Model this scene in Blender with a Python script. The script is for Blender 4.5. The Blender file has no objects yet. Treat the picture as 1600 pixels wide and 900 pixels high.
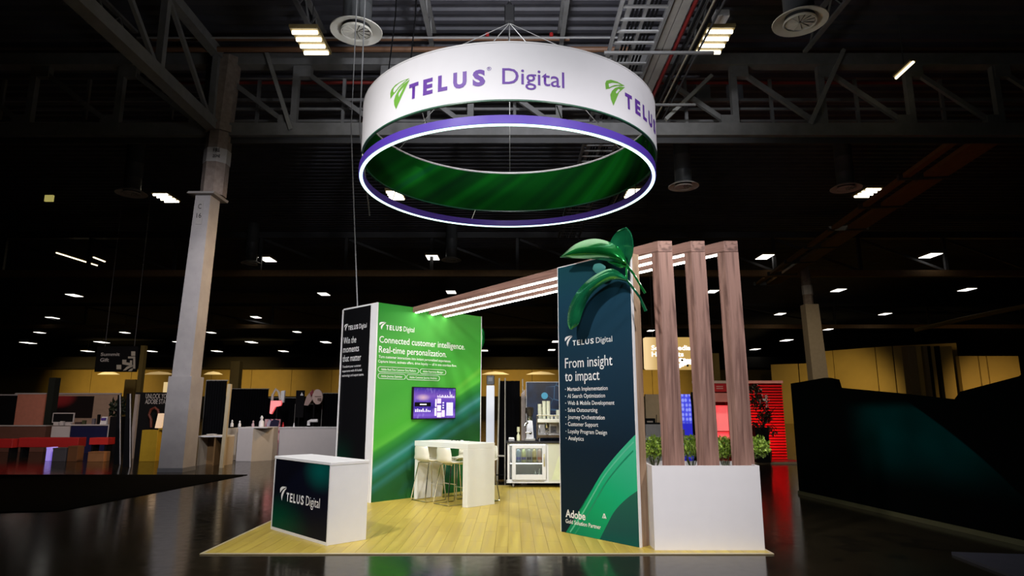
import bpy, bmesh, math, random
from mathutils import Vector, Matrix, Euler

random.seed(7)
SC = bpy.context.scene
COL = SC.collection
PI = math.pi
R = math.radians

# ------------------------------------------------------------------ camera
EYE = 1.55
PITCH = R(10.6)
FPX = 1000.0
cam_d = bpy.data.cameras.new('camera')
cam_d.sensor_width = 36.0
cam_d.lens = 36.0 * FPX / 1600.0
cam_d.clip_end = 400
cam = bpy.data.objects.new('camera', cam_d)
COL.objects.link(cam)
cam.location = (0, 0, EYE)
cam.rotation_euler = (PI / 2 + PITCH, 0, 0)
SC.camera = cam

# ------------------------------------------------------------------ world, exposure
w = bpy.data.worlds.new('hall_dark')
SC.world = w
w.use_nodes = True
w.node_tree.nodes['Background'].inputs[0].default_value = (0.55, 0.6, 0.7, 1)
w.node_tree.nodes['Background'].inputs[1].default_value = 0.004
SC.view_settings.view_transform = 'Standard'
SC.view_settings.look = 'None'
SC.view_settings.exposure = 0.0
SC.view_settings.gamma = 1.0
SC.view_settings.use_curve_mapping = False


# ------------------------------------------------------------------ lamps of the hall, with added fill lamps
def spot(name, loc, target, power, angle, blend=1.0, color=(1, 1, 1), radius=0.35):
    l = bpy.data.lights.new(name, 'SPOT')
    l.energy = power; l.spot_size = R(angle); l.spot_blend = blend; l.color = color
    l.shadow_soft_size = radius
    o = bpy.data.objects.new(name, l); COL.objects.link(o)
    o.location = loc
    o.rotation_euler = (Vector(target) - Vector(loc)).to_track_quat('-Z', 'Y').to_euler()
    return o


def area(name, loc, target, power, sx, sy, color=(1, 1, 1), spread=180):
    l = bpy.data.lights.new(name, 'AREA')
    l.shape = 'RECTANGLE'; l.size = sx; l.size_y = sy; l.energy = power; l.color = color
    l.spread = R(spread)
    o = bpy.data.objects.new(name, l); COL.objects.link(o)
    o.location = loc
    o.rotation_euler = (Vector(target) - Vector(loc)).to_track_quat('-Z', 'Y').to_euler()
    return o


# hall lamps over the aisle in front of the stand, aimed at it
spot('aisle_lamp_left', (-4.75, 1.5, 9.6), (-0.3, 9.0, 1.0), 3600, 54, 0.9, (1.0, 0.97, 0.96))
spot('aisle_lamp_right', (4.75, 1.5, 9.6), (0.6, 8.6, 1.2), 3000, 46, 0.9, (1.0, 0.95, 0.97))
spot('far_left_fill', (-9.0, 1.0, 8.5), (-2.6, 11.0, 1.9), 3300, 26, 0.9, (0.98, 0.97, 1.0))  # unseen lamp added to brighten the storage wall's black side
spot('ring_side_fill_left', (-9.5, 3.0, 7.6), (-2.0, 9.5, 5.95), 1300, 24, 0.9, (1.0, 0.95, 0.9))  # unseen lamp added to lift the left edge of the ring band
spot('ring_side_fill_right', (9.5, 3.0, 7.6), (2.0, 9.5, 5.95), 1500, 24, 0.9, (1.0, 0.96, 1.0))  # unseen lamp added to lift the right edge of the ring band
spot('table_fill', (4.6, 4.6, 7.6), (-0.5, 10.8, 0.7), 2300, 15, 0.9, (1.0, 0.98, 0.92))  # added unseen spot that brightens the bar table
spot('front_fill', (0.2, -3.0, 5.2), (0.2, 8.5, 1.3), 1300, 40, 0.9, (0.97, 0.97, 1.0))  # unseen fill added for the faces turned to the camera
# unseen fill added to light the hanging ring from the front
spot('ring_fill', (0.0, -1.5, 8.6), (0.0, 9.2, 6.0), 1900, 34, 0.8, (0.97, 0.97, 1.0))
# unseen fill added to reach the roof steel above the stand
spot('roof_fill', (0.6, 4.5, 8.6), (0.4, 16.6, 10.6), 3000, 66, 1.0, (0.95, 0.96, 1.0))
area('stand_bounce_fill', (0.0, 10.6, 6.6), (0.0, 11.6, 12.0), 120, 2.2, 2.2, (0.97, 0.98, 1.0), 150)  # added area lamp in place of light bounced up off the stand
# unseen fills added to brighten the left concrete post and its neighbours
spot('left_post_fill', (-3.5, 6.0, 7.5), (-8.2, 16.4, 4.2), 2900, 44, 0.9, (0.97, 0.95, 1.0))
spot('left_post_warm_fill', (-2.0, 19.0, 6.5), (-7.9, 16.6, 3.0), 1300, 80, 0.9, (1.0, 0.64, 0.27))
# unseen fill added inside the stand, over the floor
area('stand_fill', (-0.3, 10.4, 6.2), (-0.3, 10.4, 0), 50, 3.2, 3.2, (1.0, 0.97, 0.85), 120)
# warm washers of the far hall walls
for k, x in enumerate((-62, -40, -20, 0, 20)):
    spot('back_wall_washer_%d' % k, (x, 84, 4.0), (x, 100, 3.0), 6500, 74, 1.0, (1.0, 0.72, 0.26), 0.6)
spot('right_wall_washer_a', (27, 47, 3.2), (31, 62, 2.2), 5200, 52, 1.0, (1.0, 0.74, 0.3), 0.6)
spot('right_wall_washer_b', (33, 40, 3.2), (39, 53, 1.2), 2600, 56, 1.0, (1.0, 0.7, 0.3), 0.6)
# counters of the neighbours on the left
spot('left_aisle_lamp', (-6.0, 12.5, 8.5), (-7.2, 19.2, 0.6), 1300, 58, 1.0, (1.0, 0.93, 0.93))
spot('far_left_lamp', (-13.5, 16.0, 7.0), (-15.5, 24.5, 1.0), 800, 80, 1.0, (1.0, 0.75, 0.6))
spot('right_neighbour_lamp', (6.0, 15.0, 6.0), (7.0, 20.5, 1.0), 260, 80, 1.0, (1.0, 0.85, 0.7))
spot('cart_fill', (0.9, 10.3, 4.6), (0.5, 13.4, 0.9), 240, 70, 1.0, (1.0, 0.98, 0.92))  # unseen fill added to brighten cart, fridge and pylon
spot('right_post_fill', (11.0, 22.0, 5.0), (15.8, 34.0, 4.0), 1500, 40, 1.0, (1.0, 0.85, 0.62))  # unseen fill added to brighten the distant right post
area('red_stand_lamp', (7.3, 18.7, 0.35), (7.6, 19.6, 1.4), 30, 1.8, 0.15, (1.0, 0.05, 0.06))
area('right_screen_lamp', (5.0, 6.4, 4.2), (7.6, 11.0, 1.0), 14, 1.5, 1.5, (0.8, 0.95, 1.0))


# ------------------------------------------------------------------ geometry helpers
def ray(px, py):
    u = (px - 800) / FPX; v = (450 - py) / FPX
    c, s = math.cos(PITCH), math.sin(PITCH)
    return Vector((u, c - v * s, s + v * c))


def on_z(px, py, z=0.0):
    d = ray(px, py); t = (z - EYE) / d.z
    return Vector((0, 0, EYE)) + d * t


def at_y(px, py, Y):
    d = ray(px, py)
    return Vector((0, 0, EYE)) + d * (Y / d.y)


class MB:
    """collects simple shapes into one mesh"""
    def __init__(self):
        self.bm = bmesh.new()

    def box(self, c, s, rz=0.0, rot=None):
        m = Matrix.Translation(Vector(c)) @ (rot.to_matrix().to_4x4() if rot else Matrix.Rotation(rz, 4, 'Z')) @ Matrix.Diagonal((s[0], s[1], s[2], 1))
        bmesh.ops.create_cube(self.bm, size=1.0, matrix=m)
        return self

    def span(self, x0, x1, y0, y1, z0, z1):
        return self.box(((x0 + x1) / 2, (y0 + y1) / 2, (z0 + z1) / 2), (abs(x1 - x0), abs(y1 - y0), abs(z1 - z0)))

    def hexa(self, bot, top):
        """prism between two rings of points of the same length"""
        n = len(bot)
        a = [self.bm.verts.new(p) for p in bot]; b = [self.bm.verts.new(p) for p in top]
        self.bm.faces.new(a[::-1]); self.bm.faces.new(b)
        for i in range(n):
            j = (i + 1) % n
            self.bm.faces.new((a[i], a[j], b[j], b[i]))
        return self

    def prism(self, pts, z0, z1):
        return self.hexa([(p[0], p[1], z0) for p in pts], [(p[0], p[1], z1) for p in pts])

    def slab(self, pts, y0, y1):
        """outline in x,z extruded along y"""
        return self.hexa([(p[0], y1, p[1]) for p in pts], [(p[0], y0, p[1]) for p in pts])

    def bar(self, a, b, wd, ht=None, up=(0, 0, 1)):
        a, b = Vector(a), Vector(b); ht = wd if ht is None else ht
        d = (b - a).normalized(); u = Vector(up)
        if abs(d.dot(u)) > 0.98: u = Vector((0, 1, 0))
        s = d.cross(u).normalized(); u = s.cross(d).normalized()
        q = [s * (wd / 2) * i + u * (ht / 2) * j for i, j in ((-1, -1), (1, -1), (1, 1), (-1, 1))]
        return self.hexa([a + k for k in q], [b + k for k in q])

    def tube(self, pts, r, n=8, closed=False):
        pts = [Vector(p) for p in pts]; rings = []
        N = len(pts); prev = None
        for i, p in enumerate(pts):
            if closed: d = (pts[(i + 1) % N] - pts[i - 1]).normalized()
            else: d = (pts[min(i + 1, N - 1)] - pts[max(i - 1, 0)]).normalized()
            if prev is None:
                u = d.orthogonal().normalized()
            else:
                u = (prev - d * prev.dot(d)).normalized()
            prev = u; s = d.cross(u)
            rr = r[i] if isinstance(r, (list, tuple)) else r
            rings.append([self.bm.verts.new(p + u * rr * math.cos(2 * PI * k / n) + s * rr * math.sin(2 * PI * k / n)) for k in range(n)])
        M = N if closed else N - 1
        for i in range(M):
            a, b = rings[i], rings[(i + 1) % N]
            for k in range(n):
                self.bm.faces.new((a[k], a[(k + 1) % n], b[(k + 1) % n], b[k]))
        if not closed:
            self.bm.faces.new(rings[0][::-1]); self.bm.faces.new(rings[-1])
        return self

    def lathe(self, prof, c=(0, 0, 0), n=24, caps=True):
        c = Vector(c); rings = []
        for r, z in prof:
            rings.append([self.bm.verts.new(c + Vector((r * math.cos(2 * PI * k / n), r * math.sin(2 * PI * k / n), z))) for k in range(n)])
        for a, b in zip(rings, rings[1:]):
            for k in range(n):
                self.bm.faces.new((a[k], a[(k + 1) % n], b[(k + 1) % n], b[k]))
        if caps:
            self.bm.faces.new(rings[0][::-1]); self.bm.faces.new(rings[-1])
        return self

    def hoop(self, c, r0, r1, z0, z1, n=96):
        """ring of rectangular section"""
        c = Vector(c); rings = []
        for k in range(n):
            a = 2 * PI * k / n; d = Vector((math.cos(a), math.sin(a), 0))
            rings.append([self.bm.verts.new(c + d * r + Vector((0, 0, z))) for r, z in ((r0, z0), (r1, z0), (r1, z1), (r0, z1))])
        for k in range(n):
            a, b = rings[k], rings[(k + 1) % n]
            for i in range(4):
                j = (i + 1) % 4
                self.bm.faces.new((a[i], a[j], b[j], b[i]))
        return self

    def grid(self, rows, thick=0.0):
        vs = [[self.bm.verts.new(p) for p in row] for row in rows]
        fs = []
        for i in range(len(vs) - 1):
            for j in range(len(vs[0]) - 1):
                fs.append(self.bm.faces.new((vs[i][j], vs[i][j + 1], vs[i + 1][j + 1], vs[i + 1][j])))
        if thick:
            bmesh.ops.recalc_face_normals(self.bm, faces=fs)
            bmesh.ops.solidify(self.bm, geom=fs, thickness=thick)
        return self

    def poly(self, pts):
        self.bm.faces.new([self.bm.verts.new(p) for p in pts])
        return self

    def build(self, name, mat, parent=None, smooth=False, bevel=0.0, shift=None, recalc=True):
        bm = self.bm
        if bevel:
            bmesh.ops.bevel(bm, geom=[e for e in bm.edges if len(e.link_faces) == 2 and e.calc_face_angle(0) > 0.6], offset=bevel, segments=1, affect='EDGES', clamp_overlap=True)
        if recalc:
            bmesh.ops.recalc_face_normals(bm, faces=bm.faces)
        if shift is not None:
            bmesh.ops.translate(bm, verts=bm.verts, vec=-Vector(shift))
        me = bpy.data.meshes.new(name)
        bm.to_mesh(me); bm.free()
        if mat: me.materials.append(mat)
        if smooth:
            me.polygons.foreach_set('use_smooth', [True] * len(me.polygons))
            me.set_sharp_from_angle(angle=R(40))
        o = bpy.data.objects.new(name, me); COL.objects.link(o)
        if parent is not None: o.parent = parent
        return o


def tag(o, label=None, cat=None, group=None, kind=None):
    if label: o['label'] = label
    if cat: o['category'] = cat
    if group: o['group'] = group
    if kind: o['kind'] = kind
    return o


def thing(name, label, cat, loc=(0, 0, 0), rz=0.0, group=None):
    o = bpy.data.objects.new(name, None); COL.objects.link(o)
    o.empty_display_size = 0.2
    o.location = loc; o.rotation_euler = (0, 0, rz)
    return tag(o, label, cat, group)


def copy_tree(o, parent=None):
    c = o.copy(); COL.objects.link(c); c.parent = parent
    for ch in [x for x in KIDS.get(o.name, [])]:
        copy_tree(ch, c)
    return c


KIDS = {}


def index_kids(o):
    KIDS[o.name] = [x for x in COL.objects if x.parent == o]
    for k in KIDS[o.name]: index_kids(k)


def sm(t):  # smoothstep
    t = max(0, min(1, t)); return t * t * (3 - 2 * t)


# ------------------------------------------------------------------ materials
class NT:
    def __init__(self, name):
        self.m = bpy.data.materials.new(name); self.m.use_nodes = True
        self.t = self.m.node_tree; self.n = self.t.nodes; self.l = self.t.links
        self.b = self.n['Principled BSDF']
        self.tc = self.n.new('ShaderNodeTexCoord')

    def put(self, sock, v):
        if hasattr(v, 'is_output') or isinstance(v, bpy.types.NodeSocket): self.l.new(v, sock)
        else:
            if isinstance(v, (tuple, list)) and len(v) == 3 and sock.type == 'RGBA': v = (*v, 1)
            sock.default_value = v

    def math(self, op, a, b=0.0, clamp=False):
        k = self.n.new('ShaderNodeMath'); k.operation = op; k.use_clamp = clamp
        self.put(k.inputs[0], a); self.put(k.inputs[1], b); return k.outputs[0]

    def mix(self, f, a, b, mode='MIX'):
        k = self.n.new('ShaderNodeMix'); k.data_type = 'RGBA'; k.blend_type = mode
        self.put(k.inputs['Factor'], f)
        self.put(k.inputs[6], a); self.put(k.inputs[7], b); return k.outputs[2]

    def xyz(self, sock=None):
        k = self.n.new('ShaderNodeSeparateXYZ'); self.l.new(sock or self.tc.outputs['Object'], k.inputs[0]); return k.outputs

    def scaled(self, s, sock=None):
        k = self.n.new('ShaderNodeMapping'); self.l.new(sock or self.tc.outputs['Object'], k.inputs[0])
        k.inputs['Scale'].default_value = s; return k.outputs[0]

    def noise(self, scale=5.0, detail=3.0, vec=None, rough=0.55, dist=0.0):
        k = self.n.new('ShaderNodeTexNoise')
        self.l.new(vec or self.tc.outputs['Object'], k.inputs['Vector'])
        k.inputs['Scale'].default_value = scale; k.inputs['Detail'].default_value = detail
        k.inputs['Roughness'].default_value = rough; k.inputs['Distortion'].default_value = dist
        return k.outputs['Fac']

    def ramp(self, f, stops, interp='LINEAR'):
        k = self.n.new('ShaderNodeValToRGB'); k.color_ramp.interpolation = interp
        e = k.color_ramp.elements
        while len(e) < len(stops): e.new(0.5)
        for q, (p, c) in zip(e, stops):
            q.position = p; q.color = (*c, 1)
        self.l.new(f, k.inputs[0]); return k.outputs[0]

    def rng(self, f, a, b, c=0.0, d=1.0, smooth=False):
        k = self.n.new('ShaderNodeMapRange'); k.interpolation_type = 'SMOOTHSTEP' if smooth else 'LINEAR'
        self.put(k.inputs[0], f)
        for i, v in enumerate((a, b, c, d)): k.inputs[i + 1].default_value = v
        return k.outputs[0]

    def bump(self, h, strength=0.1, dist=0.01):
        k = self.n.new('ShaderNodeBump'); k.inputs['Strength'].default_value = strength; k.inputs['Distance'].default_value = dist
        self.l.new(h, k.inputs['Height']); self.l.new(k.outputs[0], self.b.inputs['Normal'])

    def set(self, **kw):
        names = dict(color='Base Color', rough='Roughness', metal='Metallic', spec='Specular IOR Level', emit='Emission Color', power='Emission Strength', trans='Transmission Weight', alpha='Alpha', coat='Coat Weight', ior='IOR')
        for k, v in kw.items(): self.put(self.b.inputs[names[k]], v)
        return self


MATS = {}


def flat(name, color, rough=0.5, metal=0.0, var=0.06, scale=6.0, spec=0.5, bump=0.0):
    if name in MATS: return MATS[name]
    t = NT(name)
    n = t.noise(scale, 3)
    lo = tuple(max(0, c * (1 - var)) for c in color); hi = tuple(min(1, c * (1 + var)) for c in color)
    t.set(color=t.ramp(n, [(0.3, lo), (0.7, hi)]), rough=t.rng(n, 0.3, 0.7, max(0.02, rough - 0.04), min(1, rough + 0.04)), metal=metal, spec=spec)
    if bump: t.bump(n, bump)
    MATS[name] = t.m; return t.m


def glow(name, color, power, var=0.03):
    if name in MATS: return MATS[name]
    t = NT(name)
    n = t.noise(3, 1)
    c = t.ramp(n, [(0.3, tuple(x * (1 - var) for x in color)), (0.7, color)])
    t.set(color=(0.8, 0.8, 0.8), emit=c, power=power, rough=0.4)
    MATS[name] = t.m; return t.m


def wood(name, base, dark, axis='Z', rough=0.5):
    if name in MATS: return MATS[name]
    t = NT(name)
    s = {'Z': (16, 16, 0.9), 'X': (0.9, 16, 16), 'Y': (16, 0.9, 16)}[axis]
    v = t.scaled(s)
    n = t.noise(1.0, 6, v, 0.6, 0.6)
    n2 = t.noise(0.5, 2, v)
    c = t.ramp(n, [(0.36, dark), (0.47, tuple((a + b) / 2 for a, b in zip(base, dark))), (0.56, base), (0.75, tuple(min(1, a * 1.25) for a in base))])
    c = t.mix(t.rng(n2, 0.35, 0.7, 0.0, 0.45), c, tuple(a * 0.75 for a in base))
    t.set(color=c, rough=rough); t.bump(n, 0.08)
    MATS[name] = t.m; return t.m


WHITE = flat('white_laminate', (0.80, 0.79, 0.80), 0.42, var=0.015)
CREAM = flat('cream_laminate', (0.80, 0.80, 0.74), 0.4, var=0.015)
BLACK = flat('matt_black', (0.006, 0.006, 0.007), 0.75, spec=0.15)
DRAPE = flat('black_drape', (0.004, 0.004, 0.005), 0.95, spec=0.05)
CHROME = flat('chrome', (0.75, 0.74, 0.72), 0.14, 1.0, 0.03)
STEEL = flat('brushed_steel', (0.55, 0.55, 0.55), 0.3, 1.0, 0.05)
ROOFSTEEL = flat('painted_roof_steel', (0.20, 0.20, 0.205), 0.6, var=0.15, scale=3)
DARKSTEEL = flat('dark_roof_steel', (0.06, 0.06, 0.065), 0.6, var=0.15, scale=3)
LETTER = flat('white_vinyl', (0.88, 0.88, 0.88), 0.5, var=0.01)
PURPLE = flat('purple_vinyl', (0.13, 0.035, 0.36), 0.5, var=0.03)
LEAFGREEN = flat('lime_vinyl', (0.17, 0.46, 0.045), 0.5, var=0.03)
LED = glow('white_led_strip', (1.0, 0.98, 0.90), 22.0)
RINGLED = glow('ring_led', (0.62, 1.0, 0.86), 2.6)
LAMP = glow('high_bay_tube', (1.0, 0.90, 0.66), 5.0)
FARLAMP = glow('far_lamp_panel', (1.0, 0.97, 0.9), 2.5)
WALNUT = wood('walnut_laminate', (0.33, 0.185, 0.145), (0.115, 0.055, 0.042), 'Z')
WALNUT_B = wood('walnut_beam', (0.33, 0.185, 0.145), (0.115, 0.055, 0.042), 'X')
TAN = flat('tan_airwall', (0.42, 0.285, 0.075), 0.7, var=0.08, scale=0.6)
TANDARK = flat('tan_pier', (0.20, 0.14, 0.06), 0.7, var=0.08)
RED = flat('red_paint', (0.55, 0.02, 0.025), 0.5)
GLASS = None


def glass():
    t = NT('clear_glass')
    t.set(color=(0.95, 1, 0.98), rough=0.02, trans=1.0, ior=1.02, spec=0.3)
    t.set(color=t.mix(t.rng(t.noise(3), 0.3, 0.7), (0.93, 0.97, 0.96), (0.97, 1, 1)))
    return t.m


GLASS = glass()


# ------------------------------------------------------------------ lettering
def font_mesh(body, bold=0.0, res=3):
    cu = bpy.data.curves.new('lettering', 'FONT'); cu.body = body; cu.size = 1.0; cu.offset = bold; cu.resolution_u = res
    cu.fill_mode = 'FRONT'
    ob = bpy.data.objects.new('lettering', cu)
    me = bpy.data.meshes.new_from_object(ob)
    bpy.data.objects.remove(ob); bpy.data.curves.remove(cu)
    return me


_h = font_mesh('H')
CAPH = max(v.co.y for v in _h.vertices)


def text(body, parent, mat, x0, z0, width, cap, y=-0.004, bold=0.0, name='lettering', warp=None, slant=0.0):
    """flat vinyl lettering in the x,z plane of its parent; warp maps (x,z) to a point"""
    me = font_mesh(body, bold)
    xs = [v.co.x for v in me.vertices]; a, b = min(xs), max(xs)
    sx = width / (b - a); sz = cap / CAPH
    for v in me.vertices:
        X = x0 + (v.co.x - a) * sx; Z = z0 + v.co.y * sz
        v.co = warp(X, Z) if warp else (X, y, Z + slant * (X - x0))
    me.materials.clear(); me.materials.append(mat)
    o = bpy.data.objects.new(name, me); COL.objects.link(o); o.parent = parent
    return o


LOGO_UP = [(1.12, 1.06), (0.66, 1.075), (0.30, 1.04), (0.06, 0.93), (-0.01, 0.79), (0.02, 0.55), (0.11, 0.62), (0.27, 0.74), (0.50, 0.88), (0.80, 0.99)]
LOGO_LO = [(1.13, 1.0), (0.78, 0.91), (0.52, 0.76), (0.34, 0.58), (0.25, 0.39), (0.28, 0.2), (0.40, -0.02), (0.46, 0.22), (0.58, 0.48), (0.82, 0.78)]


def swoosh(parent, mat, x0, z0, size, y=-0.004, warp=None, mats=None):
    for L in (LOGO_UP, LOGO_LO):
        m = MB(); pts = []
        for x, z in L:
            X, Z = x0 + x * size, z0 + z * size
            pts.append(warp(X, Z) if warp else (X, y, Z))
        m.poly(pts); bmesh.ops.triangulate(m.bm, faces=m.bm.faces)
        o = m.build('leaf_emblem', mat, parent, recalc=False)


def logo(parent, mat, x0, z0, w_leaf, wt, gap, wd, cap, y=-0.004, warp=None, mat2=None, mat3=None, lift=0.0):
    """leaf emblem + bold word + light word on one base line"""
    swoosh(parent, mat2 or mat, x0, z0 - 0.1 * cap, w_leaf / 1.15, y, warp)
    x = x0 + w_leaf * 0.98
    # wide bold word letter by letter
    ws = [0.84, 0.78, 0.72, 0.95, 0.86]; tot = sum(ws) + 4 * 0.26; u = wt / tot
    for ch, cw in zip('TELUS', ws):
        text(ch, parent, mat, x, z0, cw * u * 0.97, cap, y, 0.028, 'bold_letter', warp)
        x += (cw + 0.26) * u
    text('Digital', parent, mat3 or mat, x0 + w_leaf * 0.98 + wt + gap, z0, wd, cap * 1.12, y, 0.0, 'lettering', warp)


# ================================================================== SETTING
def m_floor():
    t = NT('polished_concrete')
    n = t.noise(0.35, 5); n2 = t.noise(9, 4); n3 = t.noise(1.6, 6, dist=1.2)
    c = t.ramp(n, [(0.3, (0.010, 0.0075, 0.0045)), (0.7, (0.021, 0.016, 0.009))])
    c = t.mix(t.rng(n3, 0.55, 0.62, 0.0, 0.5), c, (0.005, 0.0045, 0.004))
    t.set(color=c, rough=t.rng(n2, 0.3, 0.7, 0.10, 0.19), spec=0.28)
    t.bump(n2, 0.03, 0.004)
    return t.m


tag(MB().span(-130, 130, -14, 118, -0.3, 0).build('floor', m_floor()), kind='structure')


def m_deck():
    t = NT('roof_deck')
    n = t.noise(1.5, 4)
    t.set(color=t.ramp(n, [(0.3, (0.06, 0.06, 0.076)), (0.7, (0.09, 0.09, 0.112))]), rough=0.6, metal=0.0)
    return t.m


m = MB()  # corrugated deck, ribs run across the view
Y = -14.0; prof = []
while Y < 118:
    prof += [(Y, 12.0), (Y + 0.16, 12.0), (Y + 0.22, 12.12), (Y + 0.38, 12.12)]
    Y += 0.44
rows = [[Vector((x, y, z)) for x in (-130, -40, 40, 130)] for y, z in prof]
m.grid(rows)
tag(m.build('ceiling', m_deck(), recalc=False), kind='structure')
m_dark = flat('dark_hall_wall', (0.012, 0.011, 0.010), 0.9, spec=0.1)
wb = tag(MB().span(-130, 130, 101, 101.5, 0, 12.2).build('wall_back', m_dark), kind='structure')
tag(MB().span(-130, -129.5, -14, 101, 0, 12.2).build('wall_left', m_dark), kind='structure')
tag(MB().span(129.5, 130, -14, 101, 0, 12.2).build('wall_right', m_dark), kind='structure')
tag(MB().span(-130, 130, -14.5, -14, 0, 12.2).build('wall_front', m_dark), kind='structure')
# tan panels of the far wall, one by one
bm0 = MB().span(-3.1, 3.1, -0.12, 0, 3.3, 7.4); pan0 = bm0.build('wall_panel', TAN, wb)
for i in range(-14, 9):
    o = pan0 if i == -14 else pan0.copy()
    if i != -14: COL.objects.link(o)
    o.parent = wb; o.location = (i * 6.26, 100.95, 0)
tag(MB().span(-130, 130, 95.5, 100.7, 7.4, 9.0).build('trim_1', flat('bulkhead', (0.012, 0.009, 0.005), 0.9)), kind='structure')

tag(MB().span(-130, 130, 100.7, 100.98, 0, 3.3).build('trim_2', m_dark), kind='structure')
for k, (p0, p1) in enumerate(((152, 187), (224, 272), (318, 348), (752, 796), (822, 868))):  # pools of lamp light on the bulkhead, modelled as flat glowing shapes
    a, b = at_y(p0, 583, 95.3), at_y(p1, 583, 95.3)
    t = thing('light_pool', 'flat warm pool of light on the far bulkhead, %s from the left' % ('first', 'second', 'third', 'fourth', 'last')[k], 'lamp', ((a.x + b.x) / 2, 95.3, a.z - 0.2))
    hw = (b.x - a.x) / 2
    MB().slab([(-hw, 0.0), (hw, 0.0), (hw * 0.55, 0.32), (0, 0.45), (-hw * 0.55, 0.32)], 0.0, 0.2).build('pool_shape', glow('pool_glow', (0.75, 0.50, 0.2), 0.55), t)
# right hand tan wall standing nearer
wr = thing('partition_wall', 'tall tan folding partition wall of wide panels on the right behind the dark neighbouring stand', 'wall', (26.5, 63.0, 0), 0)
pts = [(26.5, 66.0), (28.7, 64.5), (30.2, 63.2), (31.0, 62.0), (33.2, 58.6), (34.1, 57.4), (38.0, 54.6)]
for (x0, y0), (x1, y1) in zip(pts, pts[1:]):
    d = Vector((x1 - x0, y1 - y0, 0)); n = Vector((-d.y, d.x, 0)).normalized() * 0.12; g = d.normalized() * 0.05
    a = Vector((x0, y0, 0)) + g; b = Vector((x1, y1, 0)) - g
    MB().prism([a, b, b + n, a + n], 0, 5.9 if x0 < 30 else 7.0).build('wall_panel', TAN, wr, shift=(26.5, 63.0, 0))
pier = thing('wall_pier', 'cluster of dark and tan piers right of the folding partition wall', 'pier', (33.5, 50.0, 0))
for px, wpx, mt in ((1424, 14, TANDARK), (1437, 9, TAN), (1446, 6, TANDARK), (1452, 4, BLACK), (1459, 6, TAN), (1466, 5, BLACK), (1480, 20, TAN)):
    a = at_y(px - wpx / 2, 600, 50.5); b = at_y(px + wpx / 2, 600, 50.5)
    MB().span(a.x, b.x, 50.2 if mt is TAN else 50.0, 50.7, 0, 6.3).build('pier_face', mt, pier, shift=(33.5, 50, 0))
sw = thing('side_wall', 'low tan wall of three panels at the right edge of the hall', 'wall', (38.0, 50.0, 0))
for p0, p1 in ((1501, 1530), (1532, 1543), (1545, 1594)):
    a = at_y(p0, 600, 50); b = at_y(p1, 600, 50)
    MB().span(a.x, b.x, 49.8, 50.2, 0, 5.5).build('wall_panel', TAN, sw, shift=(38, 50, 0))
tag(MB().tube([at_y(1430, 516, 48), at_y(1480, 504, 46), at_y(1540, 491, 44), at_y(1605, 478, 42)], 0.16, 8).build('ceiling_pipe', TAN), 'tan pipe sloping across the upper right in front of the dark roof', 'pipe')


# ================================================================== STAND FLOOR
def m_plank():
    t = NT('pale_oak_vinyl')
    oi = t.n.new('ShaderNodeObjectInfo')
    v = t.scaled((14, 0.8, 1)); k = t.n.new('ShaderNodeVectorMath'); k.operation = 'ADD'
    t.l.new(v, k.inputs[0]); t.l.new(oi.outputs['Location'], k.inputs[1])
    n = t.noise(1.0, 4, k.outputs[0], 0.55, 0.1)
    c = t.ramp(n, [(0.2, (0.44, 0.31, 0.050)), (0.52, (0.57, 0.43, 0.075)), (0.75, (0.66, 0.52, 0.105))])
    c = t.mix(t.math('MULTIPLY', oi.outputs['Random'], 0.32), c, (0.34, 0.22, 0.045))
    t.set(color=c, rough=t.rng(n, 0.3, 0.7, 0.30, 0.42)); t.bump(n, 0.03, 0.003)
    return t.m


FX0, FX1, FY0, FY1 = -3.35, 2.81, 7.27, 13.45
PZ = 0.012
sf = thing('stand_floor', 'pale yellow oak plank floor laid under the exhibition stand', 'floor', (FX0, FY0, 0))
MB().span(FX0, FX1, FY0, FY1, 0.0, 0.006).build('underlay', flat('underlay', (0.20, 0.13, 0.04), 0.8), sf, shift=(FX0, FY0, 0))
plankm = m_plank()
PWD = (FX1 - FX0) / 41
meshes = {}
for i in range(41):
    y = FY0 + 0.03 - (0.62 if i % 2 else 0.0) - (0.3 if i % 3 == 0 else 0)
    while y < FY1 - 0.04:
        a = max(y, FY0 + 0.03); b = min(y + 1.24, FY1 - 0.03)
        if b - a > 0.1:
            key = round(b - a, 2)
            if key not in meshes:
                o = MB().span(-PWD / 2 + 0.0014, PWD / 2 - 0.0014, 0.0014, key - 0.0014, 0.004, PZ).build('plank', plankm, sf)
                meshes[key] = o.data
            else:
                o = bpy.data.objects.new('plank', meshes[key]); COL.objects.link(o); o.parent = sf
            o.location = ((i + 0.5) * PWD, a - FY0, 0)
        y += 1.24
edge = MB()
edge.span(FX0, FX1, FY0, FY0 + 0.03, 0, 0.013).span(FX0, FX0 + 0.03, FY0 + 0.03, FY1, 0, 0.013).span(FX1 - 0.03, FX1, FY0 + 0.03, FY1, 0, 0.013).span(FX0 + 0.03, FX1 - 0.03, FY1 - 0.03, FY1, 0, 0.013)
edge.build('edge_strip', flat('edge_strip', (0.55, 0.48, 0.32), 0.4), sf, shift=(FX0, FY0, 0))
F = PZ  # level of the stand floor


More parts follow.
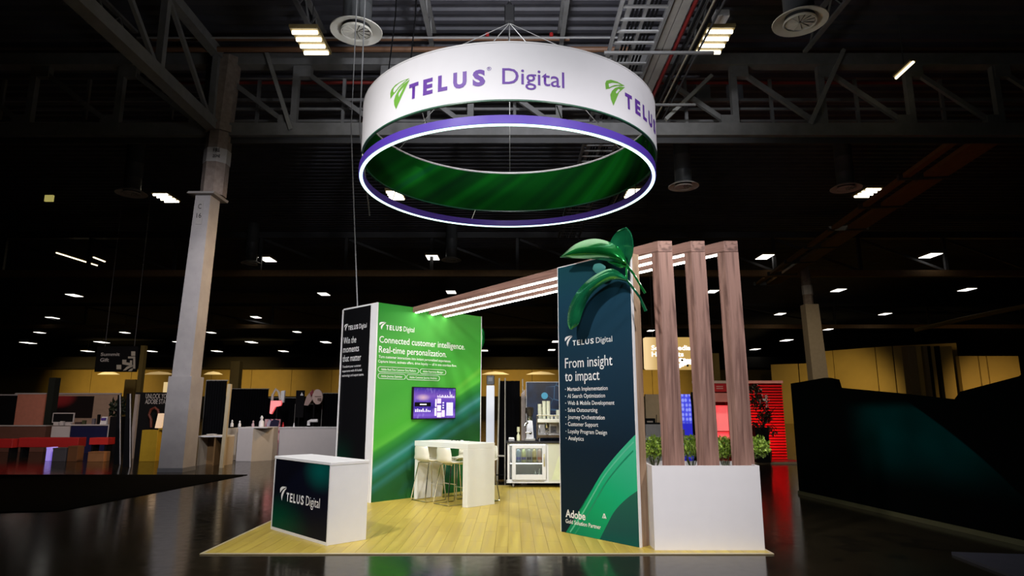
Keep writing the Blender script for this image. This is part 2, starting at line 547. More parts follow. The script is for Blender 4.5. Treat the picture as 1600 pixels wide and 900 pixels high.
# ================================================================== RECEPTION COUNTER
def m_counter():
    t = NT('navy_counter_print')
    x, y, z = t.xyz()
    base = (0.003, 0.004, 0.012)
    # teal glow upper right, green glow lower left, a dark diagonal between
    d1 = t.math('SQRT', t.math('ADD', t.math('POWER', t.math('MULTIPLY', t.math('SUBTRACT', x, 1.22), 1.5), 2), t.math('POWER', t.math('MULTIPLY', t.math('SUBTRACT', z, 0.80), 2.6), 2)))
    d2 = t.math('SQRT', t.math('ADD', t.math('POWER', t.math('MULTIPLY', t.math('SUBTRACT', x, 0.15), 0.85), 2), t.math('POWER', t.math('MULTIPLY', t.math('SUBTRACT', z, 0.10), 2.0), 2)))
    c = t.mix(t.rng(d1, 0.75, 0.0, 0, 1, True), base, (0.0, 0.085, 0.075))
    c = t.mix(t.rng(d2, 0.85, 0.0, 0, 1, True), c, (0.0, 0.06, 0.028))
    s = t.math('SUBTRACT', z, t.math('MULTIPLY', x, 0.6))
    c = t.mix(t.math('MULTIPLY', t.rng(s, 0.28, 0.46, 0, 1, True), 0.75), c, (0.002, 0.002, 0.005))
    t.set(color=c, rough=0.5, spec=0.12); return t.m


CW, CD, CH = 1.46, 0.51, 0.915
rc = thing('reception_counter', 'white reception counter with navy and green branded front at the left of the stand', 'counter', (-3.12, 8.70, F), R(-45.5))
MB().span(0.0, CW, 0.012, CD, 0.0, CH - 0.035).build('body', WHITE, rc, bevel=0.003)
MB().span(-0.004, CW + 0.004, -0.004, CD + 0.006, CH - 0.035, CH).build('top', WHITE, rc, bevel=0.003)
fr = MB()
fr.span(0, CW, 0.0, 0.014, 0, 0.035).span(0, 0.028, 0, 0.014, 0.035, CH - 0.035).span(CW - 0.022, CW, 0, 0.014, 0.035, CH - 0.035)
fr.build('front_frame', WHITE, rc)
gp = MB().span(0.028, CW - 0.022, 0.002, 0.012, 0.035, CH - 0.035).build('front_graphic', m_counter(), rc)
logo(gp, LETTER, 0.205, 0.385, 0.19, 0.465, 0.055, 0.34, 0.098, y=-0.001)

# ================================================================== STORAGE WALL (green front, black side)
WW, WD, WH = 2.49, 1.10, 3.345


def m_greenwall():
    t = NT('green_wall_print')
    x, y, z = t.xyz()
    wob = t.math('MULTIPLY', t.math('SUBTRACT', t.noise(0.7, 2), 0.5), 0.10)
    s = t.math('ADD', t.math('SUBTRACT', z, t.math('MULTIPLY', x, 0.50)), wob)
    # s runs from about -1 (bottom right) to 3.3 (top left)
    f = t.rng(s, -1.1, 3.3)
    P_ = lambda v: (v + 1.1) / 4.4
    c = t.ramp(f, [(P_(a), b) for a, b in ((-1.1, (0.012, 0.085, 0.018)), (-0.45, (0.018, 0.12, 0.022)), (-0.1, (0.014, 0.085, 0.02)), (0.08, (0.014, 0.09, 0.025)), (0.2, (0.025, 0.14, 0.11)), (0.28, (0.014, 0.11, 0.035)), (0.41, (0.018, 0.17, 0.12)), (0.48, (0.07, 0.27, 0.26)), (0.54, (0.03, 0.19, 0.10)),
                   (0.64, (0.018, 0.17, 0.035)), (0.77, (0.035, 0.26, 0.035)), (0.83, (0.095, 0.45, 0.05)), (0.98, (0.065, 0.39, 0.035)), (1.25, (0.07, 0.38, 0.045)), (1.6, (0.055, 0.34, 0.04)), (2.3, (0.075, 0.36, 0.055)), (3.3, (0.028, 0.27, 0.035)))])
    # lime flare to the right of the screen, blue patches low
    s2 = t.math('SUBTRACT', z, t.math('MULTIPLY', x, 0.62))
    fl = t.math('MULTIPLY', t.rng(t.math('ABSOLUTE', t.math('SUBTRACT', s2, 0.74)), 0.10, 0.0, 0, 0.9, True), t.rng(x, 1.2, 2.4, 0, 1, True))
    c = t.mix(fl, c, (0.13, 0.46, 0.05))
    bl = t.math('MULTIPLY', t.rng(t.noise(1.3, 2), 0.50, 0.70, 0, 0.55, True), t.rng(s, 0.50, 0.30, 0, 1, True))
    c = t.mix(bl, c, (0.02, 0.09, 0.11))
    t.set(color=c, rough=0.7, spec=0.15); return t.m


def m_blackside():
    t = NT('black_side_print')
    x, y, z = t.xyz()
    c = t.mix(t.math('MULTIPLY', t.rng(z, 1.2, 0.2, 0, 1, True), t.rng(x, 0.7, 0.1, 0, 1, True)), (0.003, 0.003, 0.004), (0.0, 0.035, 0.018))
    t.set(color=c, rough=0.5, spec=0.2); return t.m


GA = R(45.9)
sw_ = thing('storage_wall', 'tall storage wall with bright green front print and black left side print', 'wall', (-2.34, 11.0, F), GA)
fr = MB()
fr.span(0.0, WW, 0.02, WD, 0.0, WH).span(0, 0.022, 0, 0.02, 0, WH).span(WW - 0.016, WW, 0, 0.02, 0, WH)
fr.build('wall_body', WHITE, sw_)
gw = MB().span(0.022, WW - 0.016, 0.004, 0.022, 0.0, WH - 0.002).build('green_front_print', m_greenwall(), sw_)
gw['label'] = 'bright green printed front with diagonal light streaks'
logo(gw, LETTER, 0.055, 2.885, 0.145, 0.34, 0.035, 0.24, 0.078, y=0.001)
text('Connected customer intelligence.', gw, LETTER, 0.068, 2.650, 1.975, 0.112, y=0.001, bold=0.004)
text('Real-time personalization.', gw, LETTER, 0.065, 2.478, 1.52, 0.112, y=0.001, bold=0.004)
text('Turn customer interactions into instant personalized experiences.', gw, LETTER, 0.067, 2.385, 1.63, 0.044, y=0.001, bold=0.006)
text('Capture intent, activate offers, drive loyalty \u2014 all in one seamless flow.', gw, LETTER, 0.060, 2.306, 1.78, 0.044, y=0.001, bold=0.006)
for x0, x1, z0, s in ((0.062, 0.935, 2.147, 'Adobe Real-Time Customer Data Platform'), (0.965, 1.575, 2.147, 'Adobe Experience Manager'), (0.066, 0.645, 2.032, 'Adobe Journey Optimizer'), (0.67, 1.425, 2.032, 'Adobe Customer Journey Analytics')):
    hgt = 0.088; r = hgt / 2
    pts = [Vector((x1 - r + r * math.sin(a), -0.0, z0 + r - r * math.cos(a))) for a in [PI * k / 8 for k in range(9)]] + [Vector((x0 + r - r * math.sin(a), -0.0, z0 + r + r * math.cos(a))) for a in [PI * k / 8 for k in range(9)]]
    MB().tube(pts, 0.004, 4, closed=True).build('pill_outline', LETTER, gw)
    text(s, gw, LETTER, x0 + 0.065, z0 + 0.027, x1 - x0 - 0.13, 0.036, y=0.001, bold=0.006)
# black side: its own print panel turned by 90 degrees (far end first)
bs = MB().span(0.025, 0.90, 0.0, 0.006, 0.0, WH - 0.03).build('black_side_print', m_blackside(), sw_)
bs['label'] = 'black printed side panel'
bs.location = (-0.0065, WD, 0); bs.rotation_euler = (0, 0, R(-90))
logo(bs, LETTER, 0.07, 2.93, 0.135, 0.325, 0.035, 0.24, 0.075, y=-0.001)
for s, z, wd in (('Win the', 2.685, 0.42), ('moments', 2.525, 0.52), ('that matter', 2.36, 0.60)):
    text(s, bs, LETTER, 0.065, z, wd, 0.118, y=-0.001)
for s, z, wd in (('Transform your customer', 2.25, 0.60), ('experience with AI-fueled', 2.17, 0.63), ('technology and expert teams.', 2.09, 0.70)):
    text(s, bs, LETTER, 0.072, z, wd, 0.042, y=-0.001)
MB().span(-0.012, 0.025, -0.01, 0.01, 0.6, WH - 0.02).build('edge_trim', WHITE, bs)

# television on the green wall


def m_screen():
    t = NT('tv_picture')
    x, y, z = t.xyz()
    c = t.ramp(t.rng(z, 0.0, 0.575), [(0.0, (0.10, 0.03, 0.42)), (0.12, (0.30, 0.14, 0.85)), (0.35, (0.07, 0.03, 0.45)), (0.55, (0.16, 0.07, 0.65)), (0.72, (0.30, 0.14, 0.70)), (0.9, (0.10, 0.05, 0.50)), (1.0, (0.03, 0.02, 0.2))])
    d = t.math('SQRT', t.math('ADD', t.math('POWER', t.math('MULTIPLY', t.math('SUBTRACT', x, 0.22), 1.0), 2), t.math('POWER', t.math('MULTIPLY', t.math('SUBTRACT', z, 0.385), 2.6), 2)))
    c = t.mix(t.rng(d, 0.20, 0.0, 0, 1, True), c, (1.0, 0.62, 0.75))
    n = t.noise(14, 3, t.scaled((1, 1, 0.5)))
    c = t.mix(t.rng(n, 0.55, 0.75, 0, 0.5), c, (0.55, 0.42, 1.0))
    t.set(color=(0.01, 0.01, 0.02), emit=c, power=0.75, rough=0.25); return t.m


tv = thing('television', 'wide television with purple picture hanging on the green front print', 'television', Vector((-2.34, 11.0, F)) + Matrix.Rotation(GA, 3, 'Z') @ Vector((0.785, -0.055, 1.335)), GA)
TW, TH = 1.0, 0.572
MB().span(0, TW, 0.0, 0.05, 0, TH).build('case', BLACK, tv, bevel=0.004)
scn = MB().span(0.014, TW - 0.014, -0.002, 0.001, 0.016, TH - 0.014).build('screen', m_screen(), tv)
MB().span(0.035, 0.40, -0.0035, -0.002, 0.225, 0.30).build('black_banner', flat('screen_black', (0.002, 0.002, 0.003), 0.4), scn)
g = MB()
g.span(0.15, 0.30, -0.0045, -0.0035, 0.252, 0.272)
g.build('banner_text', glow('screen_white', (0.95, 0.95, 1), 0.8), scn)
g = MB()
for k, (x0, x1, z0, z1) in enumerate(((0.55, 0.64, 0.28, 0.37), (0.55, 0.64, 0.14, 0.25), (0.55, 0.65, 0.03, 0.12), (0.66, 0.73, 0.04, 0.16), (0.49, 0.535, 0.06, 0.20), (0.50, 0.535, 0.22, 0.36))):
    g.span(x0, x1, -0.0035, -0.002, z0, z1)
g.build('pink_tiles', glow('screen_pink', (0.80, 0.36, 0.85), 0.55), scn)
g = MB()
for k in range(16):
    x0 = 0.55 + k * 0.026; g.span(x0, x0 + 0.014, -0.0035, -0.002, 0.385, 0.41 + 0.05 * random.random())
g.span(0.85, 0.858, -0.0035, -0.002, 0.42, 0.50)
for k in range(3): g.span(0.675, 0.71, -0.0035, -0.002, 0.19 + k * 0.045, 0.215 + k * 0.045)
g.build('light_marks', glow('screen_lilac', (0.75, 0.60, 1.0), 0.5), scn)
g = MB()
g.span(0.77, 0.93, -0.003, -0.002, 0.06, 0.30)
g.build('blue_card', glow('screen_blue', (0.08, 0.06, 0.45), 0.8), scn)
g = MB()
for a in range(4):
    for b in range(3): g.span(0.79 + a * 0.033, 0.805 + a * 0.033, -0.004, -0.003, 0.18 + b * 0.04, 0.2 + b * 0.04)
for a in range(9): g.span(0.05 + a * 0.04, 0.075 + a * 0.04, -0.0035, -0.002, 0.13, 0.15 + 0.04 * random.random())
g.build('small_marks', glow('screen_mid', (0.40, 0.28, 0.9), 0.5), scn)

# ================================================================== TOWER
TA = math.atan2(7.57 - 8.52, 1.43 - 0.62)
TWD = 1.2485; THT = 3.405; TDP = 0.175


def m_tower():
    t = NT('teal_tower_print')
    x, y, z = t.xyz()
    f = t.rng(t.math('ADD', z, t.math('MULTIPLY', t.math('SUBTRACT', t.noise(0.8, 1), 0.5), 0.3)), 0.0, 3.4)
    c = t.ramp(f, [(0.0, (0.003, 0.014, 0.024)), (0.3, (0.004, 0.015, 0.030)), (0.6, (0.010, 0.036, 0.066)), (0.85, (0.008, 0.045, 0.080)), (1.0, (0.006, 0.052, 0.066))])
    t.set(color=c, rough=0.6, spec=0.15); return t.m


def m_tower_leaf():
    t = NT('green_leaf_print')
    x, y, z = t.xyz()
    c = t.ramp(t.rng(t.math('ADD', z, t.math('MULTIPLY', x, 0.4)), 0.0, 1.5), [(0.0, (0.004, 0.20, 0.10)), (0.35, (0.005, 0.36, 0.14)), (0.6, (0.008, 0.44, 0.19)), (1.0, (0.05, 0.50, 0.27))])
    t.set(color=c, rough=0.6, spec=0.15); return t.m


def m_tower_low():
    t = NT('shadow_leaf_print')
    x, y, z = t.xyz()
    c = t.ramp(t.rng(z, 0.0, 0.6), [(0.0, (0.004, 0.09, 0.075)), (0.25, (0.012, 0.085, 0.075)), (1.0, (0.02, 0.13, 0.085))])
    t.set(color=c, rough=0.6, spec=0.15); return t.m


tw = thing('message_tower', 'dark teal message tower with white lettering and green leaf print, walnut clad back', 'tower', (0.62, 8.52, F), TA)
MB().span(0.004, TWD - 0.004, 0.035, TDP, 0, THT - 0.01).build('walnut_case', wood('tower_walnut', (0.44, 0.30, 0.19), (0.24, 0.14, 0.085), 'Z'), tw)['label'] = 'walnut laminate casing'
ed = MB()
ed.span(-0.006, 0.006, 0, 0.035, 0, THT).span(TWD - 0.006, TWD + 0.008, 0, 0.035, 0, THT).span(-0.006, TWD + 0.008, 0.002, 0.035, THT, THT + 0.012)
ed.build('edge_trim', WHITE, tw)
tp = MB().span(0.006, TWD - 0.006, 0.0, 0.034, 0, THT).build('front_print', m_tower(), tw)


def curve_pts(P, n=10):
    """Catmull-Rom through P"""
    out = []
    Q = [P[0]] + list(P) + [P[-1]]
    for i in range(1, len(Q) - 2):
        for k in range(n):
            t = k / n
            out.append(tuple(0.5 * ((2 * Q[i][j]) + (-Q[i - 1][j] + Q[i + 1][j]) * t + (2 * Q[i - 1][j] - 5 * Q[i][j] + 4 * Q[i + 1][j] - Q[i + 2][j]) * t * t + (-Q[i - 1][j] + 3 * Q[i][j] - 3 * Q[i + 1][j] + Q[i + 2][j]) * t ** 3) for j in range(len(P[0]))))
    out.append(tuple(P[-1])); return out


def print_shape(name, outline, mat, parent, y):
    m = MB(); m.poly([(x, y, z) for x, z in outline]); bmesh.ops.triangulate(m.bm, faces=m.bm.faces)
    bmesh.ops.recalc_face_normals(m.bm, faces=m.bm.faces)
    return m.build(name, mat, parent, recalc=True)


X1 = TWD - 0.006
arc = curve_pts([(0.084, 0.001), (0.20, 0.13), (0.377, 0.335), (0.55, 0.56), (0.726, 0.78), (0.98, 1.02), (X1, 1.235)])
print_shape('leaf_print', arc + [(X1, 0.001)], m_tower_leaf(), tp, -0.0006)
inn = curve_pts([(0.651, 0.001), (0.76, 0.16), (0.891, 0.345), (1.07, 0.50), (X1, 0.61)])
print_shape('leaf_shade', inn + [(X1, 0.001)], m_tower_low(), tp, -0.0010)
# thin lighter ribs along the leaf edge
for off, mt in ((0.03, flat('rib_light', (0.10, 0.55, 0.34), 0.45)), (0.085, flat('rib_dark', (0.004, 0.27, 0.13), 0.45))):
    a = [(x + off * 0.8, z - off) for x, z in arc if x + off < X1 - 0.01 and z - off > 0.01]; b = [(x + 0.012, z - 0.014) for x, z in a]
    m = MB(); m.grid([[(p[0], -0.0014, p[1]) for p in a], [(p[0], -0.0014, p[1]) for p in b]])
    m.build('leaf_rib', mt, tp)
logo(tp, LETTER, 0.122, 2.335, 0.145, 0.37, 0.035, 0.265, 0.062, y=-0.002)
text('From insight', tp, LETTER, 0.117, 2.048, 0.81, 0.128, y=-0.002, bold=0.004)
text('to impact', tp, LETTER, 0.113, 1.878, 0.60, 0.128, y=-0.002, bold=0.004)
for s, z, xe in (('Martech Implementation', 1.752, 0.84), ('AI Search Optimization', 1.663, 0.795), ('Web & Mobile Development', 1.575, 0.94), ('Sales Outsourcing', 1.487, 0.665), ('Journey Orchestration', 1.398, 0.78), ('Customer Support', 1.310, 0.67), ('Loyalty Program Design', 1.220, 0.81), ('Analytics', 1.133, 0.425)):
    text(s, tp, LETTER, 0.155, z, xe - 0.155, 0.049, y=-0.002, bold=0.006)
    MB().lathe([(0.0065, 0), (0.0065, 0.001)], (0, 0, 0), 8).build('bullet', LETTER, tp)
    b = COL.objects[-1]; b.rotation_euler = (PI / 2, 0, 0); b.location = (0.118, -0.0015, z + 0.022)
text('Adobe', tp, LETTER, 0.088, 0.190, 0.34, 0.088, y=-0.002, bold=0.022)
text('Gold Solution Partner', tp, LETTER, 0.086, 0.118, 0.59, 0.046, y=-0.002, bold=0.012)
m = MB()
for P3 in (((0.70, 0.248), (0.724, 0.305), (0.736, 0.305), (0.712, 0.248)), ((0.724, 0.305), (0.742, 0.305), (0.768, 0.248), (0.75, 0.248)), ((0.722, 0.248), (0.732, 0.272), (0.744, 0.262), (0.738, 0.248))):
    m.poly([(x, -0.002, z) for x, z in P3])
m.build('partner_emblem', LETTER, tp)

# ================================================================== WALNUT ARCHES (post + beam + strip)
wall_o = Vector((-2.34, 11.0)); wall_d = Vector((math.cos(GA), math.sin(GA))); wall_n = Vector((-wall_d.y, wall_d.x))
arch_lab = ('walnut laminate arch nearest the message tower, its lit beam running to the green wall',
            'middle walnut laminate arch of three rising from the white planter',
            'rightmost walnut laminate arch rising from the white planter, its lit beam the longest')
for i, ((x0, x1), u) in enumerate(zip(((1.79, 1.965), (2.195, 2.365), (2.60, 2.77)), (0.827, 1.196, 1.517))):
    FL, FR = Vector((x0, 7.62)), Vector((x1, 7.62)); mid = (FL + FR) / 2
    tgt = wall_o + wall_d * u
    d = (tgt - mid).normalized()

    def hit(p):
        t = (wall_o - p).dot(wall_n) / d.dot(wall_n); return p + d * (t - 0.004)
    WL, WR = hit(FL), hit(FR)
    a = thing('walnut_arch', arch_lab[i], 'arch', (x0, 7.62, 0.05))
    org = (x0, 7.62, 0.05)
    t = 0.10
    zt0, zb0, zt1, zb1 = 3.565, 3.43, 3.355, 3.258
    lean = Vector((0.035, 0))
    ft = [FL, FR, FR + d * t, FL + d * t]
    MB().hexa([(*(q + lean), 0.05) for q in ft], [(*q, zb0 - 0.005) for q in ft]).build('post', WALNUT, a, shift=org, bevel=0.003)
    # beam in its own frame so that the grain runs along it
    bmm = MB().hexa([(FL.x, FL.y, zb0), (FR.x, FR.y, zb0), (WR.x, WR.y, zb1), (WL.x, WL.y, zb1)], [(FL.x, FL.y, zt0), (FR.x, FR.y, zt0), (WR.x, WR.y, zt1), (WL.x, WL.y, zt1)])
    ang = math.atan2(d.y, d.x)
    bmesh.ops.translate(bmm.bm, verts=bmm.bm.verts, vec=-Vector(org))
    bmesh.ops.rotate(bmm.bm, verts=bmm.bm.verts, cent=(0, 0, 0), matrix=Matrix.Rotation(-ang, 3, 'Z'))
    bo = bmm.build('beam', WALNUT_B, a, bevel=0.002); bo.rotation_euler = (0, 0, ang)
    p = Vector((-d.y, d.x)); L = (hit(mid) - mid).length
    s0, s1 = mid + d * 0.16, mid + d * (L - 0.02)
    zz = lambda q: zb0 + (zb1 - zb0) * ((q - mid).length / L)
    hw = 0.021
    MB().hexa([(*(s0 - p * hw), zz(s0) - 0.012), (*(s0 + p * hw), zz(s0) - 0.012), (*(s1 + p * hw), zz(s1) - 0.012), (*(s1 - p * hw), zz(s1) - 0.012)],
              [(*(s0 - p * hw), zz(s0) - 0.001), (*(s0 + p * hw), zz(s0) - 0.001), (*(s1 + p * hw), zz(s1) - 0.001), (*(s1 - p * hw), zz(s1) - 0.001)]).build('light_strip', LED, a, shift=org)

# ================================================================== PLANTER AND PLANTS
pl = thing('planter', 'long white planter box standing at the right front of the stand', 'planter', (1.57, 7.44, F))
PX0, PX1, PY0, PY1, PH = 1.57, 2.78, 7.44, 8.10, 0.91
m = MB()
m.span(PX0, PX1, PY0, PY0 + 0.02, F, PH).span(PX0, PX1, PY1 - 0.02, PY1, F, PH).span(PX0, PX0 + 0.02, PY0 + 0.02, PY1 - 0.02, F, PH).span(PX1 - 0.02, PX1, PY0 + 0.02, PY1 - 0.02, F, PH)
m.build('side_panels', flat('planter_white', (0.78, 0.755, 0.765), 0.4, var=0.012), pl, shift=(1.57, 7.44, F))
MB().span(PX0 + 0.02, PX1 - 0.02, PY0 + 0.02, PY1 - 0.02, F, 0.04).build('bottom', WHITE, pl, shift=(1.57, 7.44, F))
MB().span(PX0 + 0.02, PX1 - 0.02, PY0 + 0.2, PY1 - 0.02, 0.58, 0.60).build('inner_shelf', WHITE, pl, shift=(1.57, 7.44, F))


def m_leafmat(name, a, b):
    t = NT(name); n = t.noise(30, 2)
    t.set(color=t.ramp(n, [(0.35, a), (0.65, b)]), rough=0.4); return t.m


BOX = m_leafmat('boxwood_leaf', (0.10, 0.22, 0.02), (0.52, 0.70, 0.11))
STEM = flat('green_stem', (0.08, 0.10, 0.03), 0.7)


def leaf_ball(r, n, s, mat, parent, rng, squash=0.85):
    m = MB()
    for k in range(n):
        v = Vector((rng.gauss(0, 1), rng.gauss(0, 1), rng.gauss(0, 1))).normalized() * r * (0.35 + 0.65 * rng.random() ** 0.5)
        v.z *= squash
        rot = Euler((rng.random() * 6.3, rng.random() * 6.3, rng.random() * 6.3)).to_matrix()
        l = s * (0.7 + 0.6 * rng.random())
        q = [rot @ Vector(p) for p in ((0, 0, 0), (l * 0.5, l * 0.32, 0.12 * l), (l, 0, 0), (l * 0.5, -l * 0.32, 0.12 * l))]
        m.poly([v + p for p in q])
    return tag(m.build('foliage', mat, parent, recalc=False), kind='stuff')


rng = random.Random(3)
for (px, py, Yp, r, lab) in ((1022, 699, 7.95, 0.145, 'small boxwood plant between the message tower and the first walnut post'),
                             (1080, 698, 7.93, 0.14, 'small boxwood plant between the first and middle walnut posts'),
                             (1132, 698, 7.93, 0.14, 'small boxwood plant between the middle and right walnut posts'),
                             (1184, 698, 7.90, 0.135, 'small boxwood plant right of the last walnut post at the planter corner')):
    c = at_y(px, py, Yp)
    if c.x + 0.08 > PX1 - 0.02 and False: pass
    p = thing('boxwood_plant', lab, 'plant', (c.x, Yp, 0.60), 0, 'boxwood plants in the planter')
    cx = min(c.x, PX1 - 0.10) - c.x
    MB().lathe([(0.05, 0.002), (0.072, 0.20), (0.072, 0.21), (0.064, 0.21), (0.06, 0.19)], (cx, 0, 0), 16).build('pot', WHITE, p, smooth=True)
    s = MB()
    for k in range(9):
        a = rng.random() * 6.3; s.tube([(cx, 0, 0.19), (cx + 0.04 * math.cos(a), 0.04 * math.sin(a), 0.28), (0.09 * math.cos(a), 0.09 * math.sin(a), 0.4)], 0.004, 5)
    s.build('stems', STEM, p)
    f = leaf_ball(r, 620, 0.042, BOX, p, rng); f.location = (0, 0, c.z - 0.60)

# ================================================================== GLOSSY LEAF SCULPTURE on the tower


def m_gloss(name, a, b):
    t = NT(name); n = t.noise(2.5, 2)
    t.set(color=t.ramp(n, [(0.35, a), (0.65, b)]), rough=0.16, metal=0.6, coat=0.5, spec=0.6); return t.m


GL1 = m_gloss('glossy_green', (0.006, 0.16, 0.03), (0.012, 0.33, 0.06))
GL2 = m_gloss('glossy_teal_green', (0.008, 0.14, 0.07), (0.02, 0.34, 0.12))


def leaf3d(P, widths, side, cup, thick=0.014, n=8, nw=7):
    """P: spine points, widths along it, side: sideways vector(s), cup: how far the edges bend"""
    S = curve_pts([tuple(p) for p in P], n); W = curve_pts([(x, 0) for x in widths], n)
    rows = []
    for i, s in enumerate(S):
        s = Vector(s); a = Vector(S[max(i - 1, 0)]); b = Vector(S[min(i + 1, len(S) - 1)])
        t = (b - a).normalized(); sd = Vector(side); sd = (sd - t * sd.dot(t)).normalized(); nrm = t.cross(sd)
        wv = max(W[i][0], 0.002)
        rows.append([s + sd * wv * k + nrm * cup * wv * (k * k) for k in [-1 + 2 * j / (nw - 1) for j in range(nw)]])
    return MB().grid(rows, thick)


base = at_y(979, 414, 7.50)
ls = thing('leaf_sculpture', 'big glossy green leaf sculpture hooked over the top right corner of the message tower', 'sculpture', base)
Ld = Vector((-0.649, 0.761, 0)); Nf = Vector((-0.761, -0.649, 0))   # along tower front, out of tower front


def K(px, py, Y): return at_y(px, py, Y) - base




def leaf_edges(A, B, bulge, off=0.0, thick=0.012, n=7, nw=9):
    """leaf between two edge curves, following the tower front; the middle swells out by bulge"""
    a, b = curve_pts(A, n), curve_pts(B, n); rows = []
    for i, (p, q) in enumerate(zip(a, b)):
        f = i / (len(a) - 1); r = []
        for j in range(nw):
            k = j / (nw - 1)
            x, y = p[0] + (q[0] - p[0]) * k, p[1] + (q[1] - p[1]) * k
            Yq = 7.42 + (980 - x) / 105 * 0.82 - off - bulge * math.sin(PI * k) * math.sin(PI * (0.08 + 0.9 * f)) ** 0.7
            r.append(at_y(x, y, Yq) - base)
        rows.append(r)
    return MB().grid(rows, thick)


Bz = K(979, 414, 7.42)
B2 = K(979, 437, 7.40)
leaf_edges([(979, 409), (971, 391), (954, 379), (928, 373), (900, 381), (875, 401.5)], [(978, 414), (962, 411), (944, 407), (920, 404.5), (897, 403.5), (875, 402.5)], 0.16, 0.05).build('leaf', GL1, ls, smooth=True)['label'] = 'wide leaf reaching left'
leaf_edges([(978, 414), (959, 396), (954, 379), (964, 362), (977.5, 355)], [(982, 414), (989, 396), (989.5, 378), (986, 364), (979, 355)], -0.05, -0.06).build('leaf', GL2, ls, smooth=True)['label'] = 'upright leaf'
leaf_edges([(979, 434), (957, 420), (931, 429), (906, 450), (890, 478), (886.5, 502), (890, 514)], [(979, 440), (958, 437), (936, 448), (921, 464), (911, 486), (904, 506), (894, 515)], 0.09, 0.04).build('leaf', GL2, ls, smooth=True)['label'] = 'long leaf drooping down the print'
leaf_edges([(946, 416), (938, 411.5), (929, 413), (926, 419)], [(946, 422), (940, 428), (932, 427), (926, 421)], 0.02, 0.0).build('leaf', flat('pale_teal_leaf', (0.06, 0.24, 0.22), 0.3), ls, smooth=True)['label'] = 'pale short leaf'
leaf_edges([(979, 411), (965, 408), (948, 407)], [(979, 417), (967, 418.5), (950, 410)], 0.04, 0.03).build('leaf', GL1, ls, smooth=True)['label'] = 'short leaf under the wide leaf'
MB().tube([Bz, K(990, 428, 7.42), K(999, 443, 7.44), K(1008, 458, 7.46)], [0.016, 0.014, 0.013, 0.017], 8).build('stem', GL1, ls, smooth=True)
MB().tube([B2, K(989, 450, 7.40), K(1000, 465, 7.42), K(1009, 486, 7.44)], [0.013, 0.014, 0.014, 0.02], 8).build('stem', GL2, ls, smooth=True)
MB().tube([Bz, B2], 0.014, 8).tube([B2 + Vector((0, 0, 0.05)), B2 + Vector((0.03, 0.22, 0.05))], 0.012, 8).build('bracket', GL1, ls, smooth=True)
# second sculpture peeking out behind the green wall
c = at_y(753, 527, 13.2)
l2 = thing('leaf_sculpture', 'small green leaf sculpture peeking out from behind the right edge of the green wall', 'sculpture', c)
leaf3d([(-0.03, 0, -0.28), (0.0, 0, -0.1), (0.0, 0, 0.12), (-0.06, 0, 0.28)], [0.01, 0.05, 0.05, 0.01], (1, 0.2, 0), 0.4).build('leaf', GL1, l2, smooth=True)
MB().tube([(-0.03, 0, -0.28), (-0.05, 0.02, -c.z + F)], 0.012, 8).build('stem', GL1, l2, smooth=True)

# ================================================================== BAR TABLE AND STOOLS
TBA = math.atan2(10.453 - 11.489, -0.704 + 1.701)
TL_ = 1.438; TDp = 0.585; TBH = 0.972
tb = thing('bar_table', 'high white bar table with panel legs standing before the green wall', 'table', (-1.701, 11.489, F), TBA)
MB().span(0, TL_, 0, TDp, TBH - 0.085, TBH).build('tabletop', CREAM, tb, bevel=0.003)
MB().span(0.005, 0.085, 0.01, TDp - 0.01, 0, TBH - 0.085).build('leg', CREAM, tb, bevel=0.003)
MB().span(TL_ - 0.115, TL_, 0.0, TDp, 0, TBH - 0.085).build('leg', CREAM, tb, bevel=0.003)
cb = MB()
cb.tube([(0.44, 0.30, TBH - 0.09), (0.46, 0.28, TBH - 0.12), (0.56, 0.27, TBH - 0.09), (0.62, 0.27, TBH - 0.09)], 0.006, 6)
cb.tube([(0.46, 0.28, TBH - 0.115), (0.53, 0.27, TBH - 0.2), (0.555, 0.28, TBH - 0.26), (0.55, 0.3, TBH - 0.36)], 0.005, 6)
cb.box((0.455, 0.28, TBH - 0.115), (0.035, 0.03, 0.045))
cb.build('power_cable', BLACK, tb, smooth=True)['label'] = 'black cable hanging under the top'
T2W = lambda x, y, z: Vector((-1.701, 11.489, F)) + Matrix.Rotation(TBA, 3, 'Z') @ Vector((x, y, z))
for k, (x, y, lab) in enumerate(((0.50, 0.42, 'thin black charging cable lying coiled on the white bar table top'),)):
    o = MB().tube([(0, 0, 0.005), (0.05, 0.01, 0.022), (0.09, 0.04, 0.005), (0.05, 0.06, 0.014), (0.10, 0.08, 0.02), (0.14, 0.05, 0.006), (0.17, 0.07, 0.02), (0.2, 0.06, 0.006)], 0.004, 6).build('cable', BLACK, smooth=True)
    o.location = T2W(x, y, TBH); o.rotation_euler = (0, 0, TBA); tag(o, lab, 'cable')
for x, y, s, lab in ((0.76, 0.44, 0.03, 'small white plastic cube lying on the bar table near its middle'), (0.98, 0.40, 0.022, 'tiny white clip lying on the right half of the bar table')):
    o = MB().box((0, 0, s / 3), (s * 1.6, s, s * 0.66)).build('small_item', WHITE, bevel=0.003)
    o.location = T2W(x, y, TBH); o.rotation_euler = (0, 0, 0.3); tag(o, lab, 'trinket')

SHELL = flat('cream_plastic', (0.80, 0.78, 0.66), 0.25, var=0.01)


